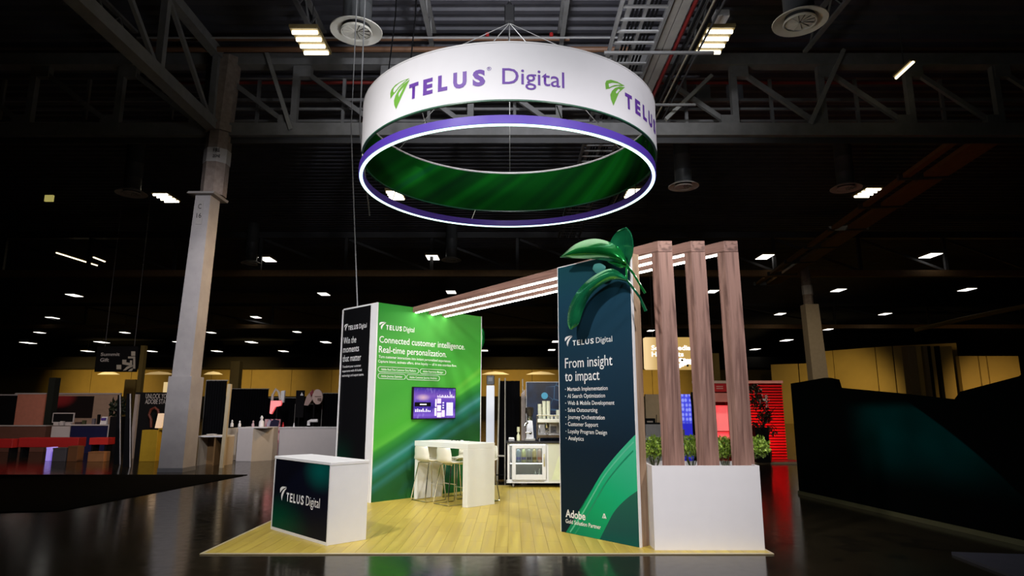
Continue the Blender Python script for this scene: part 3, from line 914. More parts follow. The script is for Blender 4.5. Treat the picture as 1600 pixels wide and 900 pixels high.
def make_stool(label):
    t = thing('bar_stool', label, 'stool', (0, 0, 0), 0, 'bar stools at the white table')
    prof = [(0.20, 0.635), (0.16, 0.65), (0.05, 0.645), (-0.08, 0.64), (-0.15, 0.655), (-0.195, 0.70), (-0.215, 0.78), (-0.225, 0.86), (-0.225, 0.90)]
    wid = [0.185, 0.20, 0.205, 0.205, 0.20, 0.198, 0.195, 0.185, 0.165]
    pp = curve_pts(prof, 4); ww = curve_pts([(x, 0) for x in wid], 4)
    rows = []
    for i, ((y, z), (wv, _)) in enumerate(zip(pp, ww)):
        f = i / (len(pp) - 1)
        row = []
        for k in range(9):
            q = -1 + k / 4.0
            e = abs(q) ** 3
            row.append(Vector((q * wv, y + (0.05 * e if f > 0.55 else 0.0) * sm((f - 0.5) * 4), z + 0.028 * e * (1 - sm((f - 0.4) * 3)))))
        rows.append(row)
    MB().grid(rows, 0.014).build('seat_shell', SHELL, t, smooth=True)
    for s in (-1, 1):
        pts = [(s * 0.13, 0.13, 0.632), (s * 0.15, 0.17, 0.615), (s * 0.19, 0.215, 0.06), (s * 0.195, 0.21, 0.014), (s * 0.197, 0.18, 0.009), (s * 0.198, -0.17, 0.009), (s * 0.196, -0.205, 0.014), (s * 0.19, -0.215, 0.06), (s * 0.14, -0.12, 0.615), (s * 0.12, -0.09, 0.632)]
        MB().tube(pts, 0.009, 8).build('leg', CHROME, t, smooth=True)
    MB().tube([(-0.176, 0.198, 0.25), (0.176, 0.198, 0.25)], 0.009, 8).build('footrest', CHROME, t, smooth=True)
    for q in ([(-0.13, 0.13, 0.63), (0.13, 0.13, 0.63)], [(-0.12, -0.09, 0.63), (0.12, -0.09, 0.63)], [(-0.197, -0.19, 0.01), (0.197, -0.19, 0.01)]):
        MB().tube(q, 0.008, 8).build('cross_rail', CHROME, t, smooth=True)
    return t


stl = make_stool('cream bar stool with chrome sled legs at the left front of the bar table')
index_kids(stl)
for k, (x, y, a, lab) in enumerate(((-1.41, 11.27, -45, None), (-0.985, 10.84, -47, 'cream bar stool with chrome sled legs at the right front of the bar table'),
                                    (-0.93, 11.62, 135, 'cream bar stool on the far side of the bar table, back seen under the top'),
                                    (-0.50, 11.19, 132, 'cream bar stool hidden behind the right table leg, only chrome showing'))):
    o = stl if k == 0 else copy_tree(stl)
    o.location = (x, y, F); o.rotation_euler = (0, 0, R(a))
    if lab: o['label'] = lab

# ================================================================== COFFEE CART
cc = thing('coffee_cart', 'white coffee cart with glass door fridge and black top beyond the message tower', 'cart', (-0.09, 13.09, F))
org = (-0.09, 13.09, F)
CX1 = 1.50; CY0, CY1 = 13.02, 13.42
fm = flat('fridge_white', (0.58, 0.58, 0.56), 0.35, var=0.02)
m = MB()
m.span(-0.09, -0.05, CY0 + 0.03, CY1, 0.12, 0.86).span(-0.05, 0.72, CY1 - 0.03, CY1, 0.12, 0.86).span(-0.05, 0.72, CY0 + 0.03, CY1 - 0.03, 0.12, 0.165).span(-0.05, 0.72, CY0 + 0.03, CY1 - 0.03, 0.835, 0.86).span(0.68, 0.72, CY0 + 0.03, CY1 - 0.03, 0.165, 0.835)
m.build('fridge_body', fm, cc, shift=org)
MB().span(0.72, CX1, CY0 + 0.02, CY1, 0.12, 0.86).build('side_cabinet', flat('cart_panel', (0.50, 0.51, 0.39), 0.4, var=0.02), cc, shift=org)
MB().span(-0.12, CX1 + 0.02, CY0 - 0.01, CY1 + 0.02, 0.86, 0.895).build('worktop', flat('black_stone_top', (0.02, 0.02, 0.022), 0.3), cc, shift=org, bevel=0.003)
MB().span(-0.11, CX1, CY0 + 0.0, CY1, 0.10, 0.12).build('base_plate', fm, cc, shift=org)
d = MB()
dx0, dx1, dz0, dz1 = 0.0, 0.67, 0.16, 0.83
d.span(dx0, dx0 + 0.075, CY0, CY0 + 0.03, dz0, dz1).span(dx1 - 0.075, dx1, CY0, CY0 + 0.03, dz0, dz1).span(dx0 + 0.075, dx1 - 0.075, CY0, CY0 + 0.03, dz0, dz0 + 0.10).span(dx0 + 0.075, dx1 - 0.075, CY0, CY0 + 0.03, dz1 - 0.07, dz1)
door = d.build('door', fm, cc, shift=org, bevel=0.003)
MB().span(dx0 + 0.075, dx1 - 0.075, CY0 + 0.012, CY0 + 0.018, dz0 + 0.10, dz1 - 0.07).build('door_pane', GLASS, door, shift=org)
MB().tube([(0.635, CY0 - 0.002, 0.42), (0.635, CY0 - 0.03, 0.45), (0.635, CY0 - 0.03, 0.62), (0.635, CY0 - 0.002, 0.65)], 0.011, 8).build('handle', flat('brass_handle', (0.6, 0.55, 0.3), 0.35, 0.6), door, shift=org, smooth=True)
MB().span(-0.04, 0.67, CY0 + 0.05, CY1 - 0.04, 0.475, 0.487).build('shelf', CHROME, cc, shift=org)
MB().span(0.02, 0.62, CY0 + 0.005, CY0 + 0.03, 0.125, 0.155).build('vent_grille', STEEL, cc, shift=org)
MB().span(-0.04, 0.66, CY0 + 0.06, CY0 + 0.075, 0.818, 0.832).build('interior_lamp_or_fill', glow('fridge_lamp', (0.95, 1, 0.95), 11.0), cc, shift=org)
MB().span(-0.04, 0.66, CY0 + 0.06, CY0 + 0.075, 0.458, 0.472).build('interior_lamp_or_fill', glow('shelf_fill', (0.95, 1, 0.95), 3.0), cc, shift=org)  # second strip, added to brighten the dark lower shelf
for x in (0.02, 1.36):
    cst = MB().span(x - 0.02, x + 0.03, CY0 + 0.06, CY0 + 0.11, 0.075, 0.10)
    cst.tube([(x - 0.012, CY0 + 0.085, 0.062), (x + 0.022, CY0 + 0.085, 0.062)], 0.047, 14)
    cst.build('caster', flat('caster_grey', (0.25, 0.25, 0.25), 0.4), cc, shift=org, smooth=True)
sq = MB().slab([(0.78, 0.16), (1.1, 0.16), (0.98, 0.45), (1.0, 0.75), (0.9, 0.55)], CY0 + 0.019, CY0 + 0.0205)
sq.build('cabinet_print', flat('pale_green_print', (0.56, 0.60, 0.38), 0.4), cc, shift=org)

bcol = (((0.35, 0.45, 0.55), (0.16, 0.18, 0.5)), ((0.55, 0.6, 0.35), (0.2, 0.2, 0.45)), ((0.4, 0.42, 0.4), (0.08, 0.08, 0.1)), ((0.55, 0.5, 0.28), (0.25, 0.2, 0.08)), ((0.55, 0.45, 0.4), (0.45, 0.2, 0.15)))
for k, (bc, lc) in enumerate(bcol):
    x = 0.13 + 0.105 * k
    b = thing('drink_bottle', ('pale blue', 'yellow green', 'grey', 'amber', 'pink')[k] + ' syrup bottle on the top shelf of the coffee cart fridge', 'bottle', (x, CY0 + 0.12, 0.487), 0, 'bottles on the fridge shelf')
    MB().lathe([(0.040, 0.001), (0.044, 0.01), (0.044, 0.19), (0.03, 0.235), (0.017, 0.25), (0.017, 0.265)], n=16).build('bottle_body', flat('bottle_%s' % ('blue', 'lime', 'grey', 'amber', 'pink')[k], bc, 0.25), b, smooth=True)
    MB().lathe([(0.019, 0.265), (0.019, 0.295)], n=12).build('cap', flat('bottle_cap', (0.03, 0.03, 0.05), 0.4), b, smooth=True)
    MB().lathe([(0.0448, 0.05), (0.0448, 0.10)], n=16, caps=False).build('paper_label', flat('paper_%s' % ('blue', 'lime', 'grey', 'amber', 'pink')[k], lc, 0.6), b, smooth=True)
o = MB().lathe([(0.14, 0.002), (0.16, 0.05), (0.15, 0.055), (0.06, 0.075), (0.0, 0.08)][:4], n=20).build('serving_bowl', flat('grey_bowl', (0.2, 0.22, 0.22), 0.4), smooth=True)
o.location = (0.25, CY0 + 0.2, 0.167); tag(o, 'wide grey covered bowl on the lower shelf of the coffee cart fridge', 'bowl')
for k, x in enumerate((0.46, 0.545)):
    o = MB().lathe([(0.028, 0.001), (0.03, 0.09), (0.012, 0.12), (0.012, 0.15 + 0.04 * k)], n=14).build('glass_jug', flat('milky_glass', (0.6, 0.65, 0.6), 0.2), smooth=True)
    o.location = (x, CY0 + 0.13, 0.167); tag(o, ('short', 'tall')[k] + ' pale jug at the right of the lower fridge shelf', 'jug')

# espresso machine
CTZ = 0.897
em = thing('espresso_machine', 'chrome espresso machine with cup tray on the coffee cart', 'coffee machine', (0.48, 13.10, CTZ))
o_ = (0.48, 13.10, CTZ)
EX0, EX1, EY0, EY1 = 0.50, 1.20, 13.08, 13.40
MB().span(EX0 + 0.02, EX1, EY0 + 0.16, EY1, 0.95, 1.28).build('back_body', STEEL, em, shift=o_, bevel=0.01)
MB().span(EX0, EX1, EY0, EY1, 1.255, 1.33).build('top_body', flat('machine_white', (0.62, 0.62, 0.55), 0.3), em, shift=o_, bevel=0.012)
MB().span(EX0, EX1, EY0, EY1, 0.96, 1.02).build('drip_tray', CHROME, em, shift=o_, bevel=0.006)
MB().prism([(EX0 - 0.012, EY0 + 0.0), (EX0 + 0.012, EY0), (EX0 + 0.012, EY1), (EX0 - 0.012, EY1)], 0.93, 1.40).build('side_panel', CHROME, em, shift=o_, bevel=0.005)
fe = MB()
for x in (EX0 + 0.05, EX1 - 0.05):
    for y in (EY0 + 0.05, EY1 - 0.05): fe.lathe([(0.022, CTZ), (0.018, 0.96)], (x, y, 0), 10)
fe.build('feet', STEEL, em, shift=o_, smooth=True)
MB().tube([(EX0, EY0, 1.40), (EX1, EY0, 1.40), (EX1, EY1, 1.40), (EX0, EY1, 1.40)], 0.009, 6, closed=True).tube([(EX0, EY0, 1.33), (EX0, EY0, 1.40)], 0.007, 6).tube([(EX1, EY0, 1.33), (EX1, EY0, 1.40)], 0.007, 6).build('cup_rail', CHROME, em, shift=o_, smooth=True)
for k, x in enumerate((EX0 + 0.2, EX0 + 0.48)):
    gh = MB().lathe([(0.035, 1.15), (0.045, 1.19), (0.045, 1.255)], (x, EY0 + 0.07, 0), 16).build('brew_head', CHROME, em, shift=o_, smooth=True)
    MB().lathe([(0.034, 1.115), (0.036, 1.148)], (x, EY0 + 0.07, 0), 14).tube([(x, EY0 + 0.04, 1.135), (x + 0.02, EY0 - 0.10, 1.11)], [0.010, 0.015], 8).build('brew_handle', flat('black_handle', (0.02, 0.02, 0.02), 0.35), gh, shift=o_, smooth=True)
MB().tube([(EX0 + 0.07, EY0 + 0.05, 1.24), (EX0 + 0.05, EY0 + 0.0, 1.18), (EX0 + 0.06, EY0 - 0.01, 1.06)], 0.006, 6).build('steam_pipe', CHROME, em, shift=o_, smooth=True)
MB().lathe([(0.024, 0), (0.024, 0.012)], (EX0 + 0.34, EY0 + 0.14, 1.10), 12).span(EX0 + 0.28, EX0 + 0.40, EY0 + 0.15, EY0 + 0.162, 1.05, 1.18).build('gauge_panel', flat('gauge_dark', (0.05, 0.05, 0.05), 0.3), em, shift=o_)
# paper cups
PAPER = flat('pale_paper_cup', (0.70, 0.72, 0.58), 0.6, var=0.03)
for k, (x, y, n) in enumerate(((0.56, 13.17, 7), (0.65, 13.20, 9), (0.735, 13.18, 9), (0.60, 13.32, 5), (0.93, 13.2, 3))):
    prof = [(0.028, 0.0)]
    z = 0.085
    prof += [(0.038, z - 0.004), (0.041, z)]
    for j in range(n):
        prof += [(0.0385, z + 0.002), (0.0385, z + 0.026), (0.041, z + 0.030)]; z += 0.03
    prof += [(0.036, z - 0.005), (0.027, z - 0.07)]
    o = MB().lathe(prof, n=16).build('paper_cup_stack', PAPER, smooth=True)
    o.location = (x, y, 1.331)
    tag(o, ('leftmost stack of pale paper cups on the espresso machine', 'tall middle stack of pale paper cups on the espresso machine', 'tall right stack of pale paper cups on the espresso machine', 'low stack of pale paper cups behind the leftmost stack', 'short stack of pale paper cups at the right of the machine top')[k], 'cups', 'paper cup stacks on the espresso machine')
for k in range(3):
    o = MB().lathe([(0.02, 0.0), (0.036, 0.045), (0.038, 0.055), (0.034, 0.05), (0.018, 0.006)], n=14).build('coffee_cup', flat('cup_white', (0.75, 0.75, 0.68), 0.3), smooth=True)
    o.location = (0.80 + 0.085 * (k % 2), 13.12 + 0.05 * (k // 2) * 2, 1.331)
    tag(o, ('left', 'right', 'rear')[k] + ' of three small white cups lying on the machine top', 'cup', 'small cups on the espresso machine')
# grinder
gr = thing('coffee_grinder', 'tall steel coffee grinder with dark hopper beside the espresso machine', 'coffee grinder', (0.36, 13.2, CTZ))
MB().span(-0.11, 0.11, -0.14, 0.10, 0, 0.05).build('foot', STEEL, gr, bevel=0.01)
MB().hexa([(-0.075, -0.08, 0.05), (0.075, -0.08, 0.05), (0.075, 0.09, 0.05), (-0.075, 0.09, 0.05)], [(-0.05, -0.06, 0.40), (0.05, -0.06, 0.40), (0.05, 0.08, 0.40), (-0.05, 0.08, 0.40)]).build('motor_body', STEEL, gr, bevel=0.012)
MB().lathe([(0.055, 0.40), (0.06, 0.44), (0.06, 0.47)], (0, 0.01, 0), 18).build('collar', CHROME, gr, smooth=True)
MB().lathe([(0.045, 0.47), (0.08, 0.56), (0.08, 0.65), (0.05, 0.67)], (0, 0.01, 0), 18).build('hopper', flat('smoked_hopper', (0.03, 0.025, 0.02), 0.15), gr, smooth=True)
MB().lathe([(0.028, 0), (0.028, 0.015)], (0, 0, 0), 14).build('dial', BLACK, gr).location = (0.01, -0.085, 0.16)
COL.objects['dial'].rotation_euler = (PI / 2, 0, 0)
MB().tube([(-0.05, -0.05, 0.36), (-0.10, -0.09, 0.33), (-0.11, -0.1, 0.28)], [0.028, 0.024, 0.02], 10).build('spout', CHROME, gr, smooth=True)
MB().tube([(-0.09, -0.13, 0.17), (0.02, -0.14, 0.17)], 0.01, 8).build('fork', CHROME, gr, smooth=True)
o = MB().lathe([(0.035, 0.001), (0.037, 0.10), (0.014, 0.14), (0.014, 0.17), (0.03, 0.171), (0.03, 0.27)], n=14).build('milk_bottle', flat('pump_bottle', (0.55, 0.55, 0.35), 0.4), smooth=True)
o.location = (0.13, 13.3, CTZ); tag(o, 'small bottle with pale yellow top left of the coffee grinder', 'bottle')
o = MB().span(-0.06, 0.06, -0.04, 0.04, 0.0, 0.045).tube([(-0.05, 0, 0.05), (0.05, 0, 0.05)], 0.02, 8).build('napkin_holder', STEEL, bevel=0.004)
o.location = (-0.01, 13.15, CTZ + 0.001); tag(o, 'small steel napkin holder at the left end of the coffee cart top', 'napkin holder')


# board behind the cart
def m_net():
    t = NT('blue_network_print')
    x, y, z = t.xyz()
    n = t.noise(2.2, 3)
    c = t.ramp(n, [(0.4, (0.0012, 0.003, 0.014)), (0.68, (0.002, 0.02, 0.07)), (0.85, (0.02, 0.12, 0.28))])
    k = t.n.new('ShaderNodeTexVoronoi'); k.feature = 'DISTANCE_TO_EDGE'; t.l.new(t.scaled((3.5, 3.5, 3.5)), k.inputs['Vector']); k.inputs['Scale'].default_value = 1.0
    c = t.mix(t.math('MULTIPLY', t.rng(k.outputs['Distance'], 0.035, 0.0, 0, 0.6), t.rng(x, 0.4, 0.9)), c, (0.15, 0.45, 0.8))
    t.set(color=c, rough=0.5); return t.m


bd_ = thing('network_board', 'dark blue display board with glowing network print behind the coffee cart', 'display board', (0.31, 13.75, 0))
MB().span(0.0, 1.9, 0, 0.04, 0.0, 2.08).build('board', m_net(), bd_)
MB().span(-0.015, 0.0, -0.005, 0.045, 0, 2.09).span(0.0, 1.9, -0.005, 0.045, 2.08, 2.095).build('frame', flat('grey_frame', (0.35, 0.35, 0.36), 0.4), bd_)
MB().lathe([(0.07, 0), (0.07, 0.002)], n=20).build('glow_dot', flat('blue_dot', (0.06, 0.32, 0.5), 0.5), bd_).location = (0.38, -0.002, 1.80)
COL.objects['glow_dot'].rotation_euler = (PI / 2, 0, 0)

# posts, curtain and pale stand left of the cart
g0 = on_z(766, 725, 0)
kk = thing('display_pylon', 'slim pale grey pylon with dark cap just right of the green wall', 'pylon', (at_y(766, 640, 15.6).x, 15.6, 0))
MB().span(-0.095, 0.095, 0, 0.16, 0, 2.08).build('column', glow('pylon_glow', (0.82, 0.86, 0.95), 0.62), kk, bevel=0.01)  # brightness put into the column as emission
MB().span(-0.095, 0.095, -0.002, 0.162, 2.10, 2.32).build('cap', flat('pylon_cap', (0.16, 0.165, 0.17), 0.4), kk, bevel=0.015)
MB().span(-0.05, 0.05, -0.006, -0.002, 2.18, 2.27).build('cap_window', flat('pylon_window', (0.35, 0.36, 0.37), 0.2), kk)


def pleats(x0, x1, z0, z1, amp=0.03, n=None, cut=None):
    n = n or max(8, int((x1 - x0) / 0.09))
    m = MB(); rows = []
    for z in ((z0, z1) if cut is None else (z0, z0 + (z1 - z0) * 0.5, z0 + (z1 - z0) * 0.8, z1)):
        r = []
        for i in range(n * 4 + 1):
            x = x0 + (x1 - x0) * i / (n * 4)
            if cut and z > z0 + (z1 - z0) * 0.6: x = max(x, x0 + cut * ((z - z0) / (z1 - z0) - 0.6) / 0.4)
            r.append(Vector((x, amp * math.sin(i * PI / 2), z)))
        rows.append(r)
    return m.grid(rows, 0.01)


c = at_y(787, 660, 14.4); c2 = at_y(811, 660, 14.4)
cu = thing('curtain', 'black curtain on thin pale poles behind the left end of the coffee cart', 'curtain', (c.x, 14.4, 0))
pleats(-0.10, c2.x - c.x + 0.02, 0.02, 2.14, 0.02, 6).build('cloth', DRAPE, cu)
MB().tube([(0.03, -0.06, 0), (0.03, -0.06, 2.2)], 0.014, 8).build('pole', flat('pale_pole', (0.5, 0.47, 0.4), 0.5), cu)
MB().tube([(-0.14, -0.02, 0), (-0.10, -0.02, 2.2)], 0.018, 8).build('pole', flat('cream_pole', (0.6, 0.57, 0.48), 0.5), cu)
MB().tube([(-0.16, -0.03, 0.52), (0.02, -0.08, 0.52)], 0.02, 8).build('brace', MATS['cream_pole'], cu)
MB().tube([(-0.16, -0.03, 0.12), (0.4, -0.08, 0.12)], 0.012, 8).build('base_bar', BLACK, cu)
MB().tube([(0.42, 0.0, 0), (0.42, 0, 2.18)], 0.012, 8).build('pole', MATS['pale_pole'], cu)
o = MB().hexa([(-0.05, 0, 0.0), (0.05, 0, 0.0), (0.05, 0.03, 0.0), (-0.05, 0.03, 0.0)], [(-0.05, 0, 1.85), (0.035, 0, 1.95), (0.035, 0.03, 1.95), (-0.05, 0.03, 1.85)]).build('leaning_panel', flat('pinkish_panel', (0.45, 0.38, 0.36), 0.5))
o.location = (at_y(818, 640, 14.2).x, 14.2, 0); tag(o, 'narrow pale leaning panel between the black curtain and blue board', 'panel')

# ================================================================== RING SIGN
RC = Vector((-0.045, 10.3, 0)); RR = 2.45; RZ0, RZ1 = 5.556, 6.375


def m_ringin():
    t = NT('ring_inner_print')
    x, y, z = t.xyz()
    ang = t.math('ARCTAN2', x, y)
    s = t.math('SUBTRACT', t.math('MULTIPLY', ang, 2.45), t.math('MULTIPLY', z, 1.3))
    k = t.n.new('ShaderNodeCombineXYZ'); t.l.new(s, k.inputs[0])
    n = t.noise(0.9, 2, k.outputs[0], 0.6)
    c = t.ramp(n, [(0.36, (0.002, 0.012, 0.006)), (0.5, (0.002, 0.06, 0.006)), (0.62, (0.004, 0.13, 0.010)), (0.72, (0.004, 0.08, 0.03))])
    t.set(color=c, rough=0.9, spec=0.05); return t.m


rs = thing('ring_sign', 'large round white hanging sign with purple lettering above the stand', 'sign', (RC.x, RC.y, RZ0))
MB().hoop((0, 0, 0), RR - 0.012, RR, 0.0, RZ1 - RZ0, 128).build('white_band', flat('white_fabric', (0.84, 0.83, 0.86), 0.7, var=0.01), rs, smooth=True)
MB().hoop((0, 0, 0), RR - 0.028, RR - 0.016, 0.004, RZ1 - RZ0 - 0.015, 128).build('inner_print', m_ringin(), rs, smooth=True)['label'] = 'dark green printed inside of the band'
MB().hoop((0, 0, 0), RR - 0.03, RR + 0.004, RZ1 - RZ0, RZ1 - RZ0 + 0.022, 128).build('top_rim', WHITE, rs, smooth=True)
MB().hoop((0, 0, 0), RR - 0.03, RR + 0.002, -0.022, 0.0, 128).build('bottom_rim', flat('green_rim', (0.01, 0.10, 0.05), 0.4), rs, smooth=True)
LZ0, LZ1 = 5.205, 5.335
band = flat('purple_band', (0.085, 0.035, 0.42), 0.5, var=0.02)
lr = thing('ring_light', 'purple hoop with bright white strip hanging just under the round sign', 'light', (RC.x - 0.03, RC.y, LZ0))
MB().hoop((0, 0, 0), RR - 0.075, RR, 0.014, LZ1 - LZ0, 128).build('hoop', band, lr, smooth=True)
MB().hoop((0, 0, 0), RR - 0.062, RR - 0.016, 0.0, 0.013, 128).build('light_strip', RINGLED, lr, smooth=True)
for k in range(8):
    a = 2 * PI * (k + 0.4) / 8
    MB().tube([((RR - 0.04) * math.cos(a), (RR - 0.04) * math.sin(a), LZ1 - LZ0), ((RR - 0.045) * math.cos(a - 0.03), (RR - 0.045) * math.sin(a - 0.03), RZ0 - LZ0 - 0.02)], 0.008, 6).build('hanger', CHROME, lr)
# lettering on the band, wrapped round it; x is arc length from the front centre


def wrap(X, Z):
    a = X / RR; return Vector(((RR + 0.004) * math.sin(a), -(RR + 0.004) * math.cos(a), Z))


for a0 in (-44.0, 33.3, -142.0, 122.0):
    s0 = R(a0) * RR; zb = 0.218
    swoosh(rs, LEAFGREEN, s0, zb - 0.062, 0.36, warp=wrap)
    x = s0 + R(9.4) * RR
    ws = [0.84, 0.78, 0.72, 0.95, 0.86]; tot = sum(ws) + 4 * 0.42; u = R(27.3) * RR / tot
    for ch, cw in zip('TELUS', ws):
        text(ch, rs, PURPLE, x, zb, cw * u, 0.205, bold=0.05, name='bold_letter', warp=wrap); x += (cw + 0.42) * u
    text('\u00ae', rs, PURPLE, s0 + R(37.2) * RR, zb + 0.2, 0.06, 0.05, name='registered_mark', warp=wrap)
    text('Digital', rs, PURPLE, s0 + R(42.0) * RR, zb, R(19.8) * RR, 0.225, bold=0.004, warp=wrap)
# bridle and hoist
ho = thing('hoist', 'dark chain hoist with wire bridle holding up the round sign', 'hoist', (RC.x, RC.y, 8.25))
MB().span(-0.09, 0.09, -0.08, 0.08, 0.0, 0.34).lathe([(0.06, 0.34), (0.03, 0.42)], n=10).build('motor', BLACK, ho, bevel=0.02)
MB().tube([(0, 0, 0.4), (0, 0, 3.74)], 0.012, 6).build('chain', DARKSTEEL, ho)
for k in range(6):
    a = 2 * PI * (k + 0.5) / 6
    MB().tube([(0, 0, 0.01), ((RR - 0.02) * math.cos(a), (RR - 0.02) * math.sin(a), RZ1 - 8.25 + 0.03)], 0.007, 5).build('bridle_wire', flat('wire_grey', (0.25, 0.25, 0.25), 0.4, 0.6), ho)

# ================================================================== CONCRETE POSTS


def m_post():
    t = NT('painted_post'); n = t.noise(2.2, 5); n2 = t.noise(22, 2)
    c = t.ramp(n, [(0.3, (0.28, 0.265, 0.27)), (0.7, (0.36, 0.34, 0.34))])
    c = t.mix(t.rng(n2, 0.70, 0.76, 0, 0.5), c, (0.12, 0.11, 0.1))
    t.set(color=c, rough=0.6); return t.m


def m_fireproof():
    t = NT('sprayed_fireproofing'); n = t.noise(7, 5)
    t.set(color=t.ramp(n, [(0.3, (0.22, 0.17, 0.145)), (0.7, (0.32, 0.26, 0.225))]), rough=0.95); t.bump(n, 0.5, 0.03); return t.m


POST, FIREP = m_post(), m_fireproof()
cp = thing('hall_post', 'tall grey clad structural post marked C 16 at the left', 'post', (-8.35, 16.5, 0))
org = (-8.35, 16.5, 0)


def quad(x0, x1, y0, y1, z): return [(x0, y0, z), (x1, y0, z), (x1, y1, z), (x0, y1, z)]


MB().hexa(quad(-8.66, -8.06, 16.2, 16.85, 0.0), quad(-8.62, -8.04, 16.2, 16.85, 2.33)).build('lower_cladding', POST, cp, shift=org, bevel=0.012)
MB().span(-8.67, -8.05, 16.19, 16.86, 0.0, 0.10).build('skirting', flat('grey_skirting', (0.14, 0.14, 0.15), 0.5), cp, shift=org)
MB().hexa(quad(-8.57, -8.10, 16.25, 16.80, 2.33), quad(-8.40, -8.00, 16.25, 16.80, 7.10)).build('upper_cladding', POST, cp, shift=org, bevel=0.01)
MB().hexa(quad(-8.56, -7.86, 16.08, 16.95, 7.10), quad(-8.53, -7.83, 16.10, 16.95, 7.16)).build('cap_plate', flat('cap_plate', (0.3, 0.28, 0.27), 0.6), cp, shift=org)


def octo(cx, cy, r, z): return [(cx + r * math.cos(PI / 8 + k * PI / 4), cy + r * math.sin(PI / 8 + k * PI / 4), z) for k in range(8)]


MB().hexa(octo(-8.08, 16.55, 0.33, 7.16), octo(-8.05, 16.55, 0.33, 8.95)).build('shaft', FIREP, cp, shift=org)
MB().hexa(octo(-8.05, 16.55, 0.40, 8.95), octo(-8.05, 16.55, 0.40, 9.15)).build('shaft_collar', FIREP, cp, shift=org)
MB().hexa(octo(-8.05, 16.55, 0.33, 9.15), octo(-7.97, 16.55, 0.33, 11.2)).build('shaft', FIREP, cp, shift=org)
MB().hexa(octo(-8.065, 16.55, 0.345, 8.05), octo(-8.06, 16.55, 0.345, 8.45)).build('paper_notice', flat('torn_paper', (0.48, 0.46, 0.45), 0.7, var=0.1), cp, shift=org)
nt = COL.objects['paper_notice']
text('FIRE', nt, BLACK, -8.02 + 8.35, 8.30, 0.18, 0.10, y=16.20 - 16.5, bold=0.02)
text('ZONE', nt, BLACK, -8.02 + 8.35, 8.15, 0.2, 0.07, y=16.20 - 16.5, bold=0.02)
pt = MB().span(-8.33, -8.17, 16.237, 16.25, 6.30, 6.95).build('number_plate', flat('number_plate', (0.34, 0.32, 0.31), 0.6), cp, shift=org)
text('C', pt, BLACK, 0.055, 6.72, 0.085, 0.13, y=16.232 - 16.5)
text('16', pt, BLACK, 0.035, 6.47, 0.125, 0.13, y=16.232 - 16.5)
p2 = thing('hall_post', 'distant beige clad structural post at the right behind the red stand', 'post', (15.6, 34.0, 0))
c0 = at_y(1258, 475, 34); c1 = at_y(1279, 475, 34)
MB().hexa(quad(c0.x - 15.6 + 0.15, c1.x - 15.6 + 0.32, 0, 0.6, 0), quad(c0.x - 15.6, c1.x - 15.6, 0, 0.6, c0.z)).build('cladding', flat('beige_cladding', (0.42, 0.34, 0.24), 0.6), p2)
MB().hexa(octo(c0.x - 15.6 + 0.35, 0.35, 0.25, c0.z), octo(c0.x - 15.6 + 0.3, 0.35, 0.25, 9.2)).build('shaft', FIREP, p2)
MB().hexa(octo(c0.x - 15.6 + 0.35, 0.35, 0.27, 7.6), octo(c0.x - 15.6 + 0.33, 0.35, 0.27, 8.1)).build('paper_notice', MATS['torn_paper'], p2)
p3 = thing('hall_post', 'distant tan round topped post left of the red and white display', 'post', (at_y(365, 600, 40).x, 40, 0))
MB().span(-0.28, 0.28, 0, 0.5, 0, 4.4).build('cladding', TAN, p3)
p4 = thing('hall_post', 'distant tan square post behind the hanging summit sign', 'post', (at_y(203, 600, 36).x, 36, 0))
MB().span(-0.3, 0.3, 0, 0.5, 0, 3.1).build('cladding', TAN, p4)
MB().span(0.38, 0.60, 0, 0.3, 0, 5.0).build('side_strip', TAN, p4)
p5 = thing('hall_post', 'distant tan post half hidden behind the middle walnut arch', 'post', (at_y(1119, 600, 40).x, 40, 0))
MB().span(-0.28, 0.28, 0, 0.5, 0, 4.9).build('cladding', TAN, p5)


# ================================================================== ROOF STEEL
def girder(Yg, x0, x1, zb, zt, name, label, full=True, step=2.45, mat=ROOFSTEEL, phase=0.0):
    g = thing(name, label, 'girder', (0, Yg, zb))
    MB().bar((x0, 0, zt - zb), (x1, 0, zt - zb), 0.34, 0.34).build('top_chord', mat if full else DARKSTEEL, g, bevel=0.05)
    MB().bar((x0, 0, 0), (x1, 0, 0), 0.36, 0.36).build('bottom_chord', mat, g, bevel=0.05)
    h = zt - zb
    if full:
        MB().bar((x0, 0.0, -0.27), (x1, 0.0, -0.27), 0.05, 0.16).build('lower_flange', DARKSTEEL, g)
        MB().bar((x0, 0.45, h * 0.42), (x1, 0.45, h * 0.42), 0.07).build('rail', mat, g)
        MB().bar((x0, 0.45, h * 0.245), (x1, 0.45, h * 0.245), 0.07).build('rail', mat, g)
        MB().bar((x0, 0.9, h * 0.66), (x1, 0.9, h * 0.66), 0.09).build('rail', mat, g)
    if not full: mat = DARKSTEEL
    n = int((x1 - x0) / step)
    for i in range(n + 1):
        x = x0 + i * step + phase
        MB().bar((x, 0, 0.15), (x, 0, h - 0.15), 0.17, 0.17).build('upright', mat, g)
        if full:
            MB().bar((x + step / 2, 0.45, 0.1), (x + step / 2, 0.45, h - 0.3), 0.085).build('rail_post', mat, g)
            MB().span(x - 0.02, x + 0.42, -0.1, 0.1, h - 0.5, h - 0.15).build('gusset', mat, g)
            MB().span(x - 0.42, x - 0.02, -0.1, 0.1, 0.15, 0.45).build('gusset', mat, g)
        a, b = (x + 0.15, 0, h - 0.25), (x + step - 0.15, 0, 0.2)
        if i < n: MB().bar(a, b, 0.10, 0.13).build('diagonal', mat, g)
    return g


